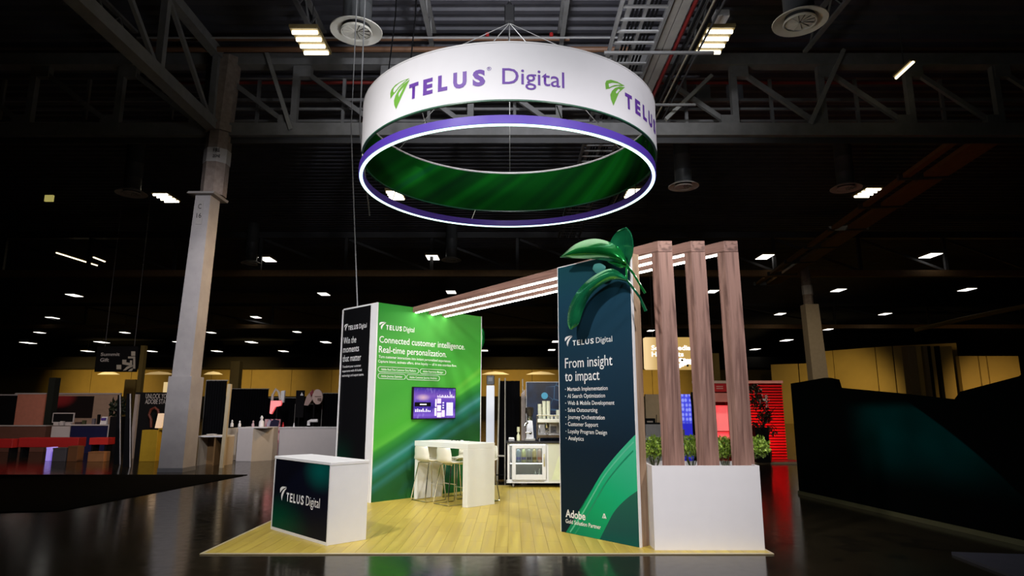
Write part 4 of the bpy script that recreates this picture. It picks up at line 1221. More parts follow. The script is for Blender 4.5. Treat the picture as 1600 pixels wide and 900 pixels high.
girder(16.6, -23.2, 23.2, 9.06, 11.16, 'roof_girder', 'grey steel lattice girder crossing the roof behind the round sign', True, 2.45, ROOFSTEEL, 0.0)
gb = flat('girder_warm_tint', (0.30, 0.17, 0.07), 0.7, var=0.15)  # warm light from below put into the lower chord colour
girder(35.7, -34, 34, 9.06, 11.3, 'roof_girder', 'second roof girder far behind, its lower chord tinted tan as if lit from below', False, 4.9, gb)
girder(61.0, -50, 50, 9.2, 11.3, 'roof_girder', 'third faint roof girder deep in the hall', False, 9.0, gb)


def truss_y(x, y0, y1, zb, zt, label, step=2.6, mat=ROOFSTEEL):
    g = thing('roof_truss', label, 'truss', (x, y0, zb)); h = zt - zb; L = y1 - y0
    MB().bar((0, 0, 0), (0, L, 0), 0.30, 0.30).build('bottom_chord', mat, g, bevel=0.04)
    MB().bar((0, 0, h), (0, L, h), 0.26, 0.26).build('top_chord', mat, g, bevel=0.04)
    n = int(L / step)
    for i in range(n + 1):
        y = i * step
        if i < n:
            MB().bar((0, y + step, 0.1), (0, y + step, h - 0.1), 0.16).build('upright', mat, g)
            MB().bar((0, y + 0.1, h - 0.1), (0, y + step - 0.1, 0.1), 0.09, 0.11).build('diagonal', mat, g)
    return g


truss_y(-8.15, 3.2, 16.3, 9.1, 11.2, 'dim steel roof truss running from the upper left corner to the left post')
truss_y(-16.6, 3.2, 16.3, 9.1, 11.2, 'farther dim roof truss at the far upper left', mat=DARKSTEEL)
# purlins under the deck above the sign


def joist(x, y0, y1, label):
    g = thing('roof_joist', label, 'joist', (x, y0, 11.35)); L = y1 - y0
    MB().bar((0, 0, 0), (0, L, 0), 0.12, 0.07).build('bottom_chord', ROOFSTEEL, g)
    MB().bar((0, 0, 0.6), (0, L, 0.6), 0.14, 0.07).build('top_chord', ROOFSTEEL, g)
    wv = MB(); n = int(L / 0.9)
    for i in range(n):
        wv.bar((0, i * 0.9, 0.02), (0, i * 0.9 + 0.45, 0.58), 0.04).bar((0, i * 0.9 + 0.45, 0.58), (0, i * 0.9 + 0.9, 0.02), 0.04)
    wv.build('web', ROOFSTEEL, g)


for x, w_ in ((-5.3, 'left of the round vent'), (-2.2, 'right of the round vent'), (1.35, 'left of the ladder shaped cable tray'), (5.0, 'right of the pale box in the roof'), (-10.6, 'far left under the roof deck'), (8.2, 'far right under the roof deck')):
    joist(x, 8.0, 16.4, 'light steel roof joist ' + w_)
PIPEGREY = flat('pale_pipe', (0.34, 0.34, 0.35), 0.6)
for (x0, x1, y, z, r, mt, lab) in ((-10, 3.2, 15.55, 11.25, 0.025, PIPEGREY, 'thin pale sprinkler pipe crossing just above the round sign'),
                                   (-10, 3.2, 15.95, 11.15, 0.075, flat('rust_pipe', (0.20, 0.10, 0.055), 0.5), 'thick rust brown pipe crossing above the round sign'),
                                   (-10, 1.6, 16.2, 11.62, 0.06, MATS['rust_pipe'], 'thinner rust brown pipe close under the roof deck'),
                                   (-10.5, 12.5, 17.4, 10.95, 0.05, flat('red_pipe', (0.25, 0.025, 0.02), 0.5), 'dark red fire pipe running behind the lattice girder'),
                                   (-9.5, 6, 17.8, 11.3, 0.03, PIPEGREY, 'thin pale conduit running behind the lattice girder')):
    tag(MB().tube([(x0, y, z), ((x0 + x1) / 2, y, z), (x1, y, z)], r, 8).build('roof_pipe', mt, smooth=True), lab, 'pipe')
for k, x in enumerate((-0.66, 1.05)):
    o = MB().lathe([(0.05, 0), (0.05, 0.1), (0.02, 0.12)], n=10).build('sprinkler_valve', flat('valve_red', (0.4, 0.02, 0.02), 0.4), smooth=True)
    o.location = (x, 15.55, 11.28); tag(o, ('left', 'right')[k] + ' small red valve on the pale sprinkler pipe above the sign', 'valve')

# cable ladder and duct running away from the camera
lad = thing('cable_ladder', 'grey ladder shaped cable tray running away under the roof right of centre', 'cable tray', (2.72, 4.0, 9.6))
for s, x in ((-1, -0.49), (1, 0.49)): MB().span(x - 0.03, x + 0.03, 0, 26, -0.05, 0.08).build('side_rail', ROOFSTEEL, lad)
r0 = MB().span(-0.46, 0.46, -0.035, 0.035, -0.02, 0.02).build('rung', flat('rung_grey', (0.30, 0.30, 0.31), 0.5), lad)
for k in range(58):
    o = r0 if k == 0 else r0.copy()
    if k: COL.objects.link(o); o.parent = lad
    o.location = (0, 0.3 + k * 0.44, 0)
cbm = MB()
for k, x in enumerate((-0.22, -0.14, -0.05, 0.12, 0.2, 0.28)): cbm.tube([(x, 0, 0.05), (x + 0.02, 13, 0.06), (x, 26, 0.05)], 0.024, 6)
cbm.build('cables', BLACK, lad, smooth=True)
MB().span(-0.36, -0.26, 0, 26, 0.02, 0.08).span(0.02, 0.08, 0, 26, 0.02, 0.07).build('pale_cables', ROOFSTEEL, lad)
du = thing('wire_duct', 'pair of flat pale grey ducts running away beside the cable ladder', 'duct', (3.45, 4.0, 9.62))
dm = flat('pale_duct', (0.36, 0.345, 0.33), 0.5, var=0.08)
MB().span(-0.17, -0.015, 0, 13.5, 0, 0.12).build('duct', dm, du)
MB().span(0.005, 0.19, 0, 13.5, 0, 0.12).build('duct', dm, du)
cbn = thing('cable_bundle', 'bundle of dark and red cables running beside the flat ducts', 'cables', (3.9, 4.0, 9.65))
for k, (x, z, r, mt) in enumerate(((-0.16, 0.02, 0.05, flat('red_cable', (0.22, 0.02, 0.02), 0.5)), (0.0, 0.0, 0.03, BLACK), (0.09, 0.03, 0.03, DARKSTEEL), (0.2, 0.0, 0.022, flat('pale_conduit', (0.4, 0.36, 0.28), 0.4)), (0.3, 0.04, 0.03, BLACK), (0.42, 0.02, 0.025, DARKSTEEL))):
    MB().tube([(x, 0, z), (x, 7, z + 0.01), (x, 22 if k else 12.6, z)], r, 8).build('cable', mt, cbn, smooth=True)
for k, (y, x0, x1) in enumerate(((13.35, 2.1, 4.6), (11.0, 2.1, 5.0), (15.9, 2.2, 4.9))):
    tag(MB().bar((x0, y, 9.5), (x1, y, 9.5), 0.06).build('support_bar', ROOFSTEEL), ('middle', 'nearest', 'rearmost')[k] + ' grey strut under the ladder shaped cable tray', 'strut')
c = at_y(1126, 26, 12.6)
bx = thing('junction_box', 'pale square junction box under the roof above the right high bay lamp', 'box', c)
MB().box((0, 0, 0), (0.30, 0.30, 0.16)).build('box', WHITE, bx, bevel=0.01)
MB().span(-0.02, 0.02, -0.02, 0.02, 0.08, 12.0 - c.z).build('hanger_rod', DARKSTEEL, bx)
for k, px in enumerate((1178, 1340 - 0, 1096)):
    pass
for k, (px, lab) in enumerate(((1097, 'left grey electrical cabinet behind the girder rails at the right'), (1148, 'right grey electrical cabinet behind the girder rails at the right'))):
    c = at_y(px, 145, 17.6)
    tag(MB().box((0, 0, 0), (0.42, 0.25, 0.55)).build('electrical_cabinet', flat('cabinet_grey', (0.17, 0.18, 0.2), 0.5), bevel=0.01), lab, 'cabinet').location = c
# loose strut in front of the girder (left) and tilted struts
for k, (a, b, lab) in enumerate(((at_y(417, 83, 16.4), at_y(455, 203, 16.42), 'tilted channel strut in front of the girder left of the round sign'),
                                 (at_y(1040, 187, 16.42), at_y(1112, 118, 16.42), 'tilted pale strut in front of the girder right of the round sign'),
                                 (at_y(1266, 194, 16.42), at_y(1318, 78, 16.42), 'tilted pale strut in front of the girder at the far right'))):
    tag(MB().bar(a, b, 0.12, 0.10).build('channel_strut', flat('strut_pale', (0.30, 0.30, 0.29), 0.5)), lab, 'strut')

# round air diffusers
DIFW = flat('diffuser_white', (0.82, 0.80, 0.74), 0.5, var=0.03)


def make_diffuser(label):
    t = thing('air_diffuser', label, 'air vent', (0, 0, 0), 0, 'round air diffusers under the roof')
    MB().lathe([(0.30, 0.12), (0.42, 0.05), (0.555, 0.0), (0.56, 0.02), (0.45, 0.09), (0.32, 0.16)], n=32, caps=False).build('outer_cone', DIFW, t, smooth=True)
    MB().lathe([(0.305, -0.02), (0.325, -0.03), (0.34, -0.01), (0.325, 0.03)], n=32, caps=False).build('inner_ring', DIFW, t, smooth=True)
    MB().lathe([(0.31, 0.03), (0.31, 0.04)], n=32).build('backing', flat('diffuser_dark', (0.16, 0.155, 0.14), 0.7), t)
    for k in range(12):
        a = 2 * PI * k / 12; b = a + 0.47
        MB().hexa([(0.03 * math.cos(a), 0.03 * math.sin(a), -0.005), (0.30 * math.cos(a), 0.30 * math.sin(a), -0.005), (0.30 * math.cos(b), 0.30 * math.sin(b), 0.018), (0.03 * math.cos(b), 0.03 * math.sin(b), 0.018)],
                  [(0.03 * math.cos(a), 0.03 * math.sin(a), 0.0), (0.30 * math.cos(a), 0.30 * math.sin(a), 0.0), (0.30 * math.cos(b), 0.30 * math.sin(b), 0.023), (0.03 * math.cos(b), 0.03 * math.sin(b), 0.023)]).build('blade', DIFW, t)
    MB().lathe([(0.31, 0.13), (0.31, 0.6), (0.315, 0.61), (0.31, 0.62), (0.31, 1.2), (0.315, 1.21), (0.31, 1.22), (0.31, 2.35)], n=28).build('duct', flat('duct_steel', (0.10, 0.105, 0.11), 0.45), t, smooth=True)
    return t


df = make_diffuser('round white air diffuser on a grey duct upper left of the round sign')
index_kids(df)
for k, ((x, y), lab) in enumerate(zip(((-3.39, 12.68), (6.12, 12.33), (6.36, 22.63), (12.5, 22.85), (-14.58, 23.43), (-3.38, 34.7), (-14.84, 35.5)),
        (None, 'round white air diffuser at the upper right of the hall', 'round white air diffuser right of the round sign above the walnut beams', 'dim round air diffuser beside the lamp at the right', 'dim round air diffuser beside the lamp left of the post', 'small far round air diffuser below the round sign', 'small far round air diffuser just right of the left post'))):
    o = df if k == 0 else copy_tree(df)
    o.location = (x, y, 9.6)
    if lab: o['label'] = lab

# high bay lamps: measured spots on the lamp plane
HZ = 10.05
near = [(486, 68), (1115, 67), (260, 310), (618, 306), (990, 303), (1355, 302)]
near_lab = ['glowing four tube high bay lamp upper left of the round sign', 'glowing four tube high bay lamp upper right of the round sign', 'four tube high bay lamp left of the tall post', 'four tube high bay lamp seen through the ring at its left', 'four tube high bay lamp seen through the ring at its right', 'four tube high bay lamp at the right beside a dim air vent']


def make_lamp(label):
    t = thing('high_bay_lamp', label, 'lamp', (0, 0, 0), 0, 'high bay lamps under the roof')
    m = MB()
    for k in range(4): m.span(-0.32, 0.32, -0.58 + k * 0.29, -0.58 + k * 0.29 + 0.25, 0.03, 0.06)
    m.span(-0.33, 0.33, -0.6, 0.57, 0.06, 0.12)
    m.build('housing', flat('lamp_housing', (0.30, 0.23, 0.10), 0.5), t)
    for k in range(4):
        MB().tube([(-0.29, -0.455 + k * 0.29, 0.0), (0.29, -0.455 + k * 0.29, 0.0)], 0.046, 8).build('tube', LAMP, t, smooth=True)
    MB().span(-0.1, 0.1, -0.1, 0.12, 0.12, 0.24).build('ballast_box', WHITE, t)
    MB().tube([(0, 0, 0.24), (0, 0, 2.04)], 0.012, 6).build('hanger_rod', DARKSTEEL, t)
    return t


lp = make_lamp(near_lab[0]); index_kids(lp)
for k, (px, py) in enumerate(near):
    o = lp if k == 0 else copy_tree(lp)
    o.location = on_z(px, py, HZ); o['label'] = near_lab[k]
rows = [[(418, 406), (676, 403), (1195, 402), (1454, 400)],
        [(116, 462), (506, 460), (705, 457), (1310, 454), (1511, 453)],
        [(82, 497), (400, 496), (1113, 456), (1219, 491), (1383, 491)],
        [(62, 520), (195, 520), (330, 520), (464, 519), (1017, 517), (1294, 515)],
        [(44, 536), (159, 535), (281, 535), (393, 535), (509, 535), (869, 534), (1229, 532)],
        [(137, 549), (236, 549), (339, 549), (443, 549), (757, 548), (862, 547), (1180, 546)],
        [(44, 559), (117, 560), (387, 560), (480, 560), (761, 560), (857, 559)],
        [(97, 568), (263, 568), (345, 568), (427, 568), (510, 568), (766, 567), (852, 567)],
        [(85, 574), (235, 574), (461, 575), (770, 574), (849, 574)]]
ordn = ['first', 'second', 'third', 'fourth', 'fifth', 'sixth', 'seventh', 'eighth', 'ninth']
rown = ['nearest far', 'second far', 'third far', 'fourth far', 'fifth far', 'sixth far', 'seventh far', 'eighth far', 'most distant']
fl0 = None
for r, row in enumerate(rows):
    for k, (px, py) in enumerate(row):
        lab = 'bright ceiling lamp, %s from the left in the %s lamp row' % (ordn[k], rown[r])
        if fl0 is None:
            fl0 = thing('ceiling_lamp', lab, 'lamp', (0, 0, 0), 0, 'ceiling lamps far down the hall')
            MB().span(-0.36, 0.36, -0.6, 0.6, 0.03, 0.15).build('housing', MATS['lamp_housing'], fl0)
            MB().span(-0.33, 0.33, -0.56, 0.56, 0.0, 0.028).build('light_panel', FARLAMP, fl0)
            MB().tube([(0, 0, 0.15), (0, 0, 2.04)], 0.012, 6).build('hanger_rod', DARKSTEEL, fl0)
            index_kids(fl0); o = fl0
        else: o = copy_tree(fl0)
        o.location = on_z(px, py, HZ); o['label'] = lab
        if on_z(px, py, HZ).y > 80: o.scale = (1.5, 1.7, 1)
# suspension wires left of the sign
for k, (px, lab) in enumerate(((553, 'left of two thin wires hanging from the roof beside the round sign'), (566, 'right of two thin wires hanging from the roof beside the round sign'))):
    c = at_y(px, 80, 11.9); e = at_y(px + 6, 470, 11.9)
    tag(MB().tube([(c.x, 11.9, 11.98), (c.x + 0.02, 11.9, 7.0), (e.x, 11.9, 3.42 if k == 0 else 5.2)], 0.012 if k == 0 else 0.016, 6).build('hanging_wire', flat('wire_pale', (0.35, 0.35, 0.36), 0.4)), lab, 'wire')
# brown cable tray sloping at the right
bt = thing('brown_tray', 'brown cable tray with cross pieces running away high on the right', 'cable tray', (13.5, 17.0, 9.0))
brm = flat('brown_tray', (0.22, 0.115, 0.04), 0.7, var=0.15)
ua, ub = Vector((13.2, 17.0, 9.0)), Vector((15.6, 38.0, 9.0)); dd = (ub - ua).normalized(); nn = Vector((dd.y, -dd.x, 0))
for off, wv in ((-0.65, 0.22), (0.25, 0.75)):
    for k in range(7):
        a = ua + dd * (k * 3.1) + nn * off; b = ua + dd * (k * 3.1 + 2.8) + nn * off
        MB().bar(a, b, wv, 0.14).build('tray_section', brm, bt, shift=(13.5, 17, 9.0))
for k in range(8):
    a = ua + dd * (k * 3.1 - 0.15) - nn * 0.85; b = ua + dd * (k * 3.1 - 0.15) + nn * 0.75
    MB().bar(a, b, 0.12, 0.2).build('cross_piece', DARKSTEEL, bt, shift=(13.5, 17, 9.0))

# ================================================================== RIGHT NEIGHBOURS


def m_teal():
    t = NT('dark_teal_stand_print')
    x, y, z = t.xyz()
    edge_ = t.math('ADD', t.math('ADD', 5.10, t.math('MULTIPLY', z, -0.75)), t.math('MULTIPLY', t.math('POWER', z, 2), -0.34))
    inside = t.rng(t.math('SUBTRACT', edge_, x), 0.0, 0.05, 0, 1, True)
    band_ = t.math('MULTIPLY', t.math('MULTIPLY', inside, t.rng(z, 0.35, 1.2, 0, 1, True)), t.rng(x, 1.4, 2.4, 0, 1, True))
    band_ = t.math('MULTIPLY', band_, t.rng(z, 1.68, 1.5, 0, 1, True))
    band_ = t.math('MULTIPLY', band_, t.rng(t.noise(0.9, 2), 0.3, 0.7, 0.45, 1.0))
    c = t.mix(band_, (0.0015, 0.002, 0.002), (0.0, 0.034, 0.036))
    t.set(color=c, rough=0.9, spec=0.0); return t.m


ga, gb_ = on_z(1249, 772, 0), on_z(1640, 862, 0)
L = (gb_ - ga).length
ts = thing('dark_stand_wall', 'near black stand wall with faint teal arc along the right aisle', 'wall', ga, math.atan2(gb_.y - ga.y, gb_.x - ga.x))
MB().slab([(0, 0.0), (L, 0.0), (L, 1.95), (4.74, 1.91), (3.88, 1.755), (3.76, 1.65), (2.73, 1.755), (1.33, 1.88), (1.28, 2.02), (1.05, 2.06), (0.3, 2.015), (0.0, 2.0)], 0.0, 0.12).build('print_wall', m_teal(), ts)
MB().span(0.0, L, -0.03, 0.0, 0.0, 0.06).build('plinth', flat('olive_plinth', (0.05, 0.045, 0.02), 0.5), ts)
o = MB().prism([(4.72, 7.28), (6.4, 7.0), (6.4, 5.4), (4.55, 5.4)], 0.0, 0.03).build('floor_mat', flat('slate_mat', (0.03, 0.028, 0.045), 0.7))
tag(o, 'dark slate floor mat cut off by the lower right corner', 'mat')

# red stand
RY = 18.8
ra, rb = at_y(1118, 700, RY).x, at_y(1249, 700, RY).x
rd = thing('red_stand', 'red lit stand with slatted back wall and white top trim behind the walnut arches', 'stand', (ra, RY, 0))
MB().span(0, rb - ra, 0.9, 1.0, 0.0, 2.28).build('back_wall', flat('dark_red_back', (0.10, 0.003, 0.004), 0.6), rd)
sl = MB()
for k in range(27): sl.hexa([(0.9, 0.86, 0.06 + k * 0.082), (rb - ra, 0.86, 0.06 + k * 0.082), (rb - ra, 0.9, 0.045 + k * 0.082), (0.9, 0.9, 0.045 + k * 0.082)], [(0.9, 0.86, 0.092 + k * 0.082), (rb - ra, 0.86, 0.092 + k * 0.082), (rb - ra, 0.9, 0.098 + k * 0.082), (0.9, 0.9, 0.098 + k * 0.082)])
tag(sl.build('slats', flat('red_slat', (0.80, 0.03, 0.035), 0.45), rd), kind='stuff')
MB().span(-0.3, rb - ra + 0.02, 0.82, 1.02, 2.28, 2.36).build('top_trim', flat('warm_trim', (0.72, 0.62, 0.5), 0.5), rd)
MB().span(-0.25, rb - ra + 0.06, -0.2, 1.0, 0.0, 0.05).build('platform', flat('red_platform', (0.30, 0.05, 0.05), 0.4), rd)
MB().span(-0.25, rb - ra + 0.06, -0.23, -0.2, 0.0, 0.05).build('platform_edge', flat('pale_edge', (0.5, 0.42, 0.28), 0.4), rd)
MB().span(-0.3, 0.75, 0.5, 0.6, 2.02, 2.26).build('header', RED, rd)
MB().span(-0.3, 1.0, 0.3, 0.6, 1.72, 1.98).build('pink_beam', flat('pink_beam', (0.75, 0.32, 0.27), 0.5), rd)
MB().span(-0.02, 0.12, 0.4, 0.6, 0.05, 1.72).build('side_post', flat('deep_red', (0.28, 0.01, 0.012), 0.5), rd)
nf = MB().span(0.14, 0.62, 0.62, 0.66, 0.3, 1.62).build('lit_niche', glow('red_niche', (1.0, 0.05, 0.06), 0.75), rd)
for k, z in enumerate((0.45, 0.85)): MB().span(0.13, 0.63, 0.45, 0.64, z, z + 0.03).build('niche_shelf', flat('pink_shelf', (0.6, 0.1, 0.1), 0.5), nf)
MB().span(0.62, 0.9, 0.4, 0.86, 0.05, 1.72).build('niche_side', MATS['deep_red'], rd)
hp = MB()
for k in range(2): hp.span(0.28, 0.48, 0.496, 0.5, 2.10 + 0.06 * k, 2.13 + 0.06 * k)
hp.build('header_text', flat('pale_red_text', (0.7, 0.35, 0.32), 0.5), rd)
# plant with white flowers
c = at_y(1190, 690, 18.6)
fp = thing('flower_tree', 'dark potted bush with white flowers in front of the red slats', 'plant', (c.x, 18.6, 0.05))
MB().span(-0.22, 0.16, -0.15, 0.15, 0, 0.95).build('black_pedestal', BLACK, fp)
rr = random.Random(5)
for (x, z, r, n) in ((-0.12, 2.02, 0.20, 130), (0.02, 1.65, 0.24, 170), (0.13, 1.25, 0.2, 140), (-0.1, 0.95, 0.18, 80), (0.28, 0.85, 0.16, 40)):
    f = leaf_ball(r, n, 0.09, flat('dark_leaf', (0.010, 0.018, 0.006), 0.5), fp, rr); f.location = (x, 0, z)
for (x, z, r, n) in ((-0.1, 2.03, 0.17, 10), (0.1, 1.68, 0.2, 26)):
    f = leaf_ball(r, n, 0.085, flat('white_petal', (0.65, 0.55, 0.5), 0.5), fp, rr); f.location = (x, -0.08, z); f.name = 'flowers'
br = MB()
for k in range(12):
    a = rr.random(); br.tube([(0.05, 0, 0.9), (0.05 + 0.2 * a, -0.02, 1.2), (0.1 + 0.45 * a, rr.uniform(-.1, .1), 0.9 + 0.7 * rr.random())], 0.008, 4)
br.build('branches', flat('twig', (0.02, 0.012, 0.008), 0.8), fp)
c = at_y(1204, 722, 18.45)
tp_ = thing('plant_pot', 'round beige pot on the red stand platform beneath the flowering bush', 'pot', (c.x, 18.72, 0.05))
MB().lathe([(0.11, 0), (0.14, 0.05), (0.15, 0.30), (0.155, 0.34), (0.14, 0.34), (0.13, 0.30)], n=20).build('pot', flat('beige_pot', (0.38, 0.30, 0.18), 0.6), tp_, smooth=True)
MB().tube([(0.02, 0, 0.30), (0.1, 0, 0.7), (0.2, 0, 1.0)], 0.01, 6).build('stem', MATS['twig'], tp_)

# drum sign hanging in the hall
dY = 30.0
cA, cB = at_y(1008, 527, dY), at_y(1100, 577, dY)
dcx = (cA.x + cB.x) / 2
ds = thing('hanging_sign', 'lit tan box sign with white wording hanging behind the walnut arches', 'sign', (dcx, dY, cB.z))


def m_drum():
    t = NT('tan_lit_sign')
    x, y, z = t.xyz()
    c = t.mix(t.rng(x, -1.45, -0.6, 0, 1, True), (0.95, 0.68, 0.34), (0.50, 0.31, 0.085))
    t.set(color=(0.3, 0.2, 0.08), emit=c, power=1.0, rough=0.6); return t.m


hw = (cB.x - cA.x) / 2; hh = cA.z - cB.z
pts = [(-hw + 0.0, 0.06), (-hw + 0.07, 0.0), (hw - 0.07, 0.0), (hw, 0.06), (hw, hh), (-hw, hh)]
MB().slab(pts, 0.0, 0.5).build('sign_box', m_drum(), ds)
LT = glow('sign_white', (1.0, 0.97, 0.85), 1.6)
text('Social Media', ds, LT, -hw + 0.27, hh * 0.60, 1.85, 0.21, y=-0.01, bold=0.03)
text('Highlights', ds, LT, -hw + 0.27, hh * 0.40, 1.5, 0.21, y=-0.01, bold=0.03)
bl = MB()
for k in range(16):
    x = 0.20 + 0.075 * k + 0.03 * math.sin(k * 3); z = 0.16 + 0.26 * abs(math.sin(k * 1.7)) + max(0, k - 8) * 0.05
    bl.tube([(x, -0.008, z), (x, -0.02, z)], 0.11, 12)
bl.build('white_blobs', LT, ds)
dk = MB()
for x, z in ((0.34, 0.42), (0.58, 0.17), (0.84, 0.30), (1.05, 0.5)): dk.tube([(x, -0.02, z), (x, -0.028, z)], 0.055, 12)
dk.build('dark_dots', flat('dark_dot', (0.2, 0.13, 0.05), 0.6), ds)
MB().tube([(-hw * 0.7, 0.25, hh), (-hw * 0.7, 0.25, 12.1 - cB.z)], 0.012, 5).tube([(hw * 0.7, 0.25, hh), (hw * 0.7, 0.25, 12.1 - cB.z)], 0.012, 5).build('hanger_wire', DARKSTEEL, ds)

# things seen between tower and posts
c0, c1 = at_y(1009, 640, 19.5), at_y(1060, 616, 19.5)
o = MB().span(c0.x, c1.x, 19.5, 19.6, 0, c1.z).build('tan_panel', flat('tan_panel', (0.50, 0.38, 0.22), 0.6)); tag(o, 'plain tan stand panel seen between the message tower and first walnut post', 'panel')
c0, c1 = at_y(1009, 689, 16.5), at_y(1034, 682, 16.5)
o = MB().span(c0.x, c1.x, 16.5, 17.0, 0, c1.z).build('white_plinth', WHITE, bevel=0.01); tag(o, 'low white plinth seen just right of the message tower', 'plinth')
c0, c1 = at_y(1009, 670, 18.3), at_y(1027, 663, 18.3)
pc = thing('printer_cabinet', 'grey cabinet carrying a dark printer seen right of the message tower', 'cabinet', (c0.x, 18.3, 0))
MB().span(0, c1.x - c0.x + 0.1, 0, 0.5, 0, c1.z).build('body', flat('cabinet_pale', (0.45, 0.43, 0.42), 0.5), pc)
MB().span(0.0, c1.x - c0.x + 0.15, 0.02, 0.48, c1.z, c1.z + 0.04).span(0.02, 0.3, 0.1, 0.4, c1.z + 0.04, c1.z + 0.16).build('printer', BLACK, pc)
MB().span(0.06, 0.22, 0.05, 0.1, c1.z + 0.05, c1.z + 0.09).build('paper', flat('printer_paper', (0.6, 0.5, 0.42), 0.6), pc)
MB().tube([(0.35, 0.2, c1.z + 0.04), (0.36, 0.2, c1.z + 0.26)], 0.01, 6).build('tap', BLACK, pc)


def m_blue():
    t = NT('blue_lattice_screen')
    k = t.n.new('ShaderNodeTexVoronoi'); k.feature = 'F1'; t.l.new(t.scaled((1, 1, 0.75)), k.inputs['Vector']); k.inputs['Scale'].default_value = 9.0; k.inputs['Randomness'].default_value = 0.25
    x, y, z = t.xyz()
    c = t.mix(t.rng(k.outputs['Distance'], 0.25, 0.5), (0.30, 0.34, 1.0), (0.06, 0.07, 0.75))
    c = t.mix(t.rng(z, 1.15, 1.05), c, (0.02, 0.02, 0.5))
    t.set(color=(0.05, 0.05, 0.2), emit=c, power=0.95, rough=0.4); return t.m


c0, c1 = at_y(1061, 640, 20.5), at_y(1081, 616, 20.5)
bl_ = thing('blue_screen', 'glowing blue lattice panel seen between the first and middle walnut posts', 'panel', (c0.x, 20.5, 0))
MB().hexa([(0, 0, 0), (c1.x - c0.x + 0.08, 0, 0), (c1.x - c0.x + 0.08, 0.06, 0), (0, 0.06, 0)], [(0, 0, c1.z), (c1.x - c0.x - 0.06, 0, c1.z), (c1.x - c0.x - 0.06, 0.06, c1.z), (0, 0.06, c1.z)]).build('lit_panel', m_blue(), bl_)
cd_ = thing('curtain', 'narrow black curtain right of the blue lattice panel', 'curtain', (at_y(1083, 640, 20.3).x, 20.3, 0))
pleats(-0.04, 0.24, 0.0, c1.z + 0.06, 0.015, 4).build('cloth', flat('grey_black_cloth', (0.012, 0.012, 0.014), 0.9), cd_)
ch = thing('director_chair', 'folding chair with pale crossed legs seen between the first and middle walnut posts', 'chair', (at_y(1078, 690, 17.5).x, 17.5, 0))
MB().bar((-0.22, 0, 0.95), (0.2, 0, 0.35), 0.03).build('leg', flat('pale_wood', (0.62, 0.52, 0.42), 0.5), ch)
MB().bar((0.2, 0.02, 0.82), (-0.12, 0.02, 0.35), 0.03).build('leg', MATS['pale_wood'], ch)
MB().span(-0.18, 0.28, -0.1, 0.3, 0.78, 0.82).span(-0.2, 0.3, -0.02, 0.02, 0.40, 0.44).span(-0.2, -0.17, 0, 0.03, 0, 0.42).span(0.27, 0.3, 0, 0.03, 0, 0.8).build('frame', MATS['pale_wood'], ch)
MB().span(-0.24, -0.14, -0.05, 0.25, 0.62, 0.98).build('back', flat('grey_canvas', (0.3, 0.3, 0.3), 0.8), ch)

# ================================================================== LEFT NEIGHBOURS
o = MB().prism([(-6.2, 15.55), (-12.6, 15.55), (-14, 9.2), (-6.9, 10.2)], 0.0, 0.012).build('carpet', flat('black_carpet', (0.003, 0.003, 0.003), 0.95, spec=0.05))
tag(o, 'black carpet wedge on the floor in front of the left post', 'carpet')
CT = flat('counter_grey_white', (0.60, 0.56, 0.56), 0.5, var=0.02)
CTW = flat('counter_warm', (0.52, 0.44, 0.34), 0.5, var=0.03)


def boxpx(px0, px1, pyt, Yf, depth, mat, name, label, cat, parent=None, z0=0.0, side=None, bevel=0.006):
    a, b = at_y(px0, pyt, Yf), at_y(px1, pyt, Yf)
    t = thing(name, label, cat, (a.x, Yf, z0))
    MB().span(0, b.x - a.x, 0, depth, 0, a.z - z0).build('body', mat, t, bevel=bevel)
    return t, b.x - a.x, a.z - z0


t, wv, hv = boxpx(437, 526, 669, 20.6, 0.7, CT, 'display_counter', 'long grey white counter behind the reception counter', 'counter')
MB().span(-0.02, wv + 0.02, -0.02, 0.72, hv, hv + 0.03).build('top', WHITE, t)
MB().span(wv - 0.02, wv + 0.06, 0.1, 0.2, hv - 0.2, hv + 0.18).build('end_post', CT, t)
t, wv, hv = boxpx(372, 396, 669, 19.4, 0.9, CT, 'display_counter', 'white corner counter with warm toned right side, second right of the tall post', 'counter')
MB().hexa([(wv, 0.0, 0), (wv + 0.42, 0.5, 0), (wv + 0.42, 0.9, 0), (wv, 0.9, 0)], [(wv, 0.0, hv), (wv + 0.42, 0.5, hv), (wv + 0.42, 0.9, hv), (wv, 0.9, hv)]).build('angled_side', CTW, t)  # angled side in a warmer tone than the front
MB().span(-0.02, wv + 0.40, 0.0, 0.9, hv, hv + 0.025).build('top', WHITE, t)
t, wv, hv = boxpx(354, 371, 669, 19.8, 0.7, CTW, 'display_counter', 'narrow beige counter squeezed beside the white corner counter', 'counter')
# open fronted cabinet right of the post
a, b = at_y(310, 683, 18.0), at_y(352, 683, 18.0)
oc = thing('open_cabinet', 'open fronted cabinet with brown inside and white top right of the tall post', 'cabinet', (a.x, 18.0, 0))
wv = b.x - a.x; hv = a.z
MB().span(0, wv, 0, 0.6, hv, hv + 0.04).build('top', WHITE, oc)
MB().span(0, 0.04, 0.02, 0.6, 0, hv).build('side_panel', CTW, oc)
MB().span(wv - 0.04, wv, 0.02, 0.6, 0, hv).build('side_panel', CTW, oc)
MB().span(0.04, wv - 0.04, 0.5, 0.6, 0, hv).span(0.42, 0.46, 0.05, 0.5, 0, hv).build('inner_panels', flat('brown_board', (0.20, 0.11, 0.04), 0.6), oc)
o = MB().lathe([(0.02, 0), (0.13, 0.02), (0.14, 0.03), (0.10, 0.025)], n=16).build('shallow_dish', WHITE, smooth=True); o.location = (a.x + 0.22, 18.3, hv + 0.04); tag(o, 'shallow white dish on the open fronted cabinet', 'dish')
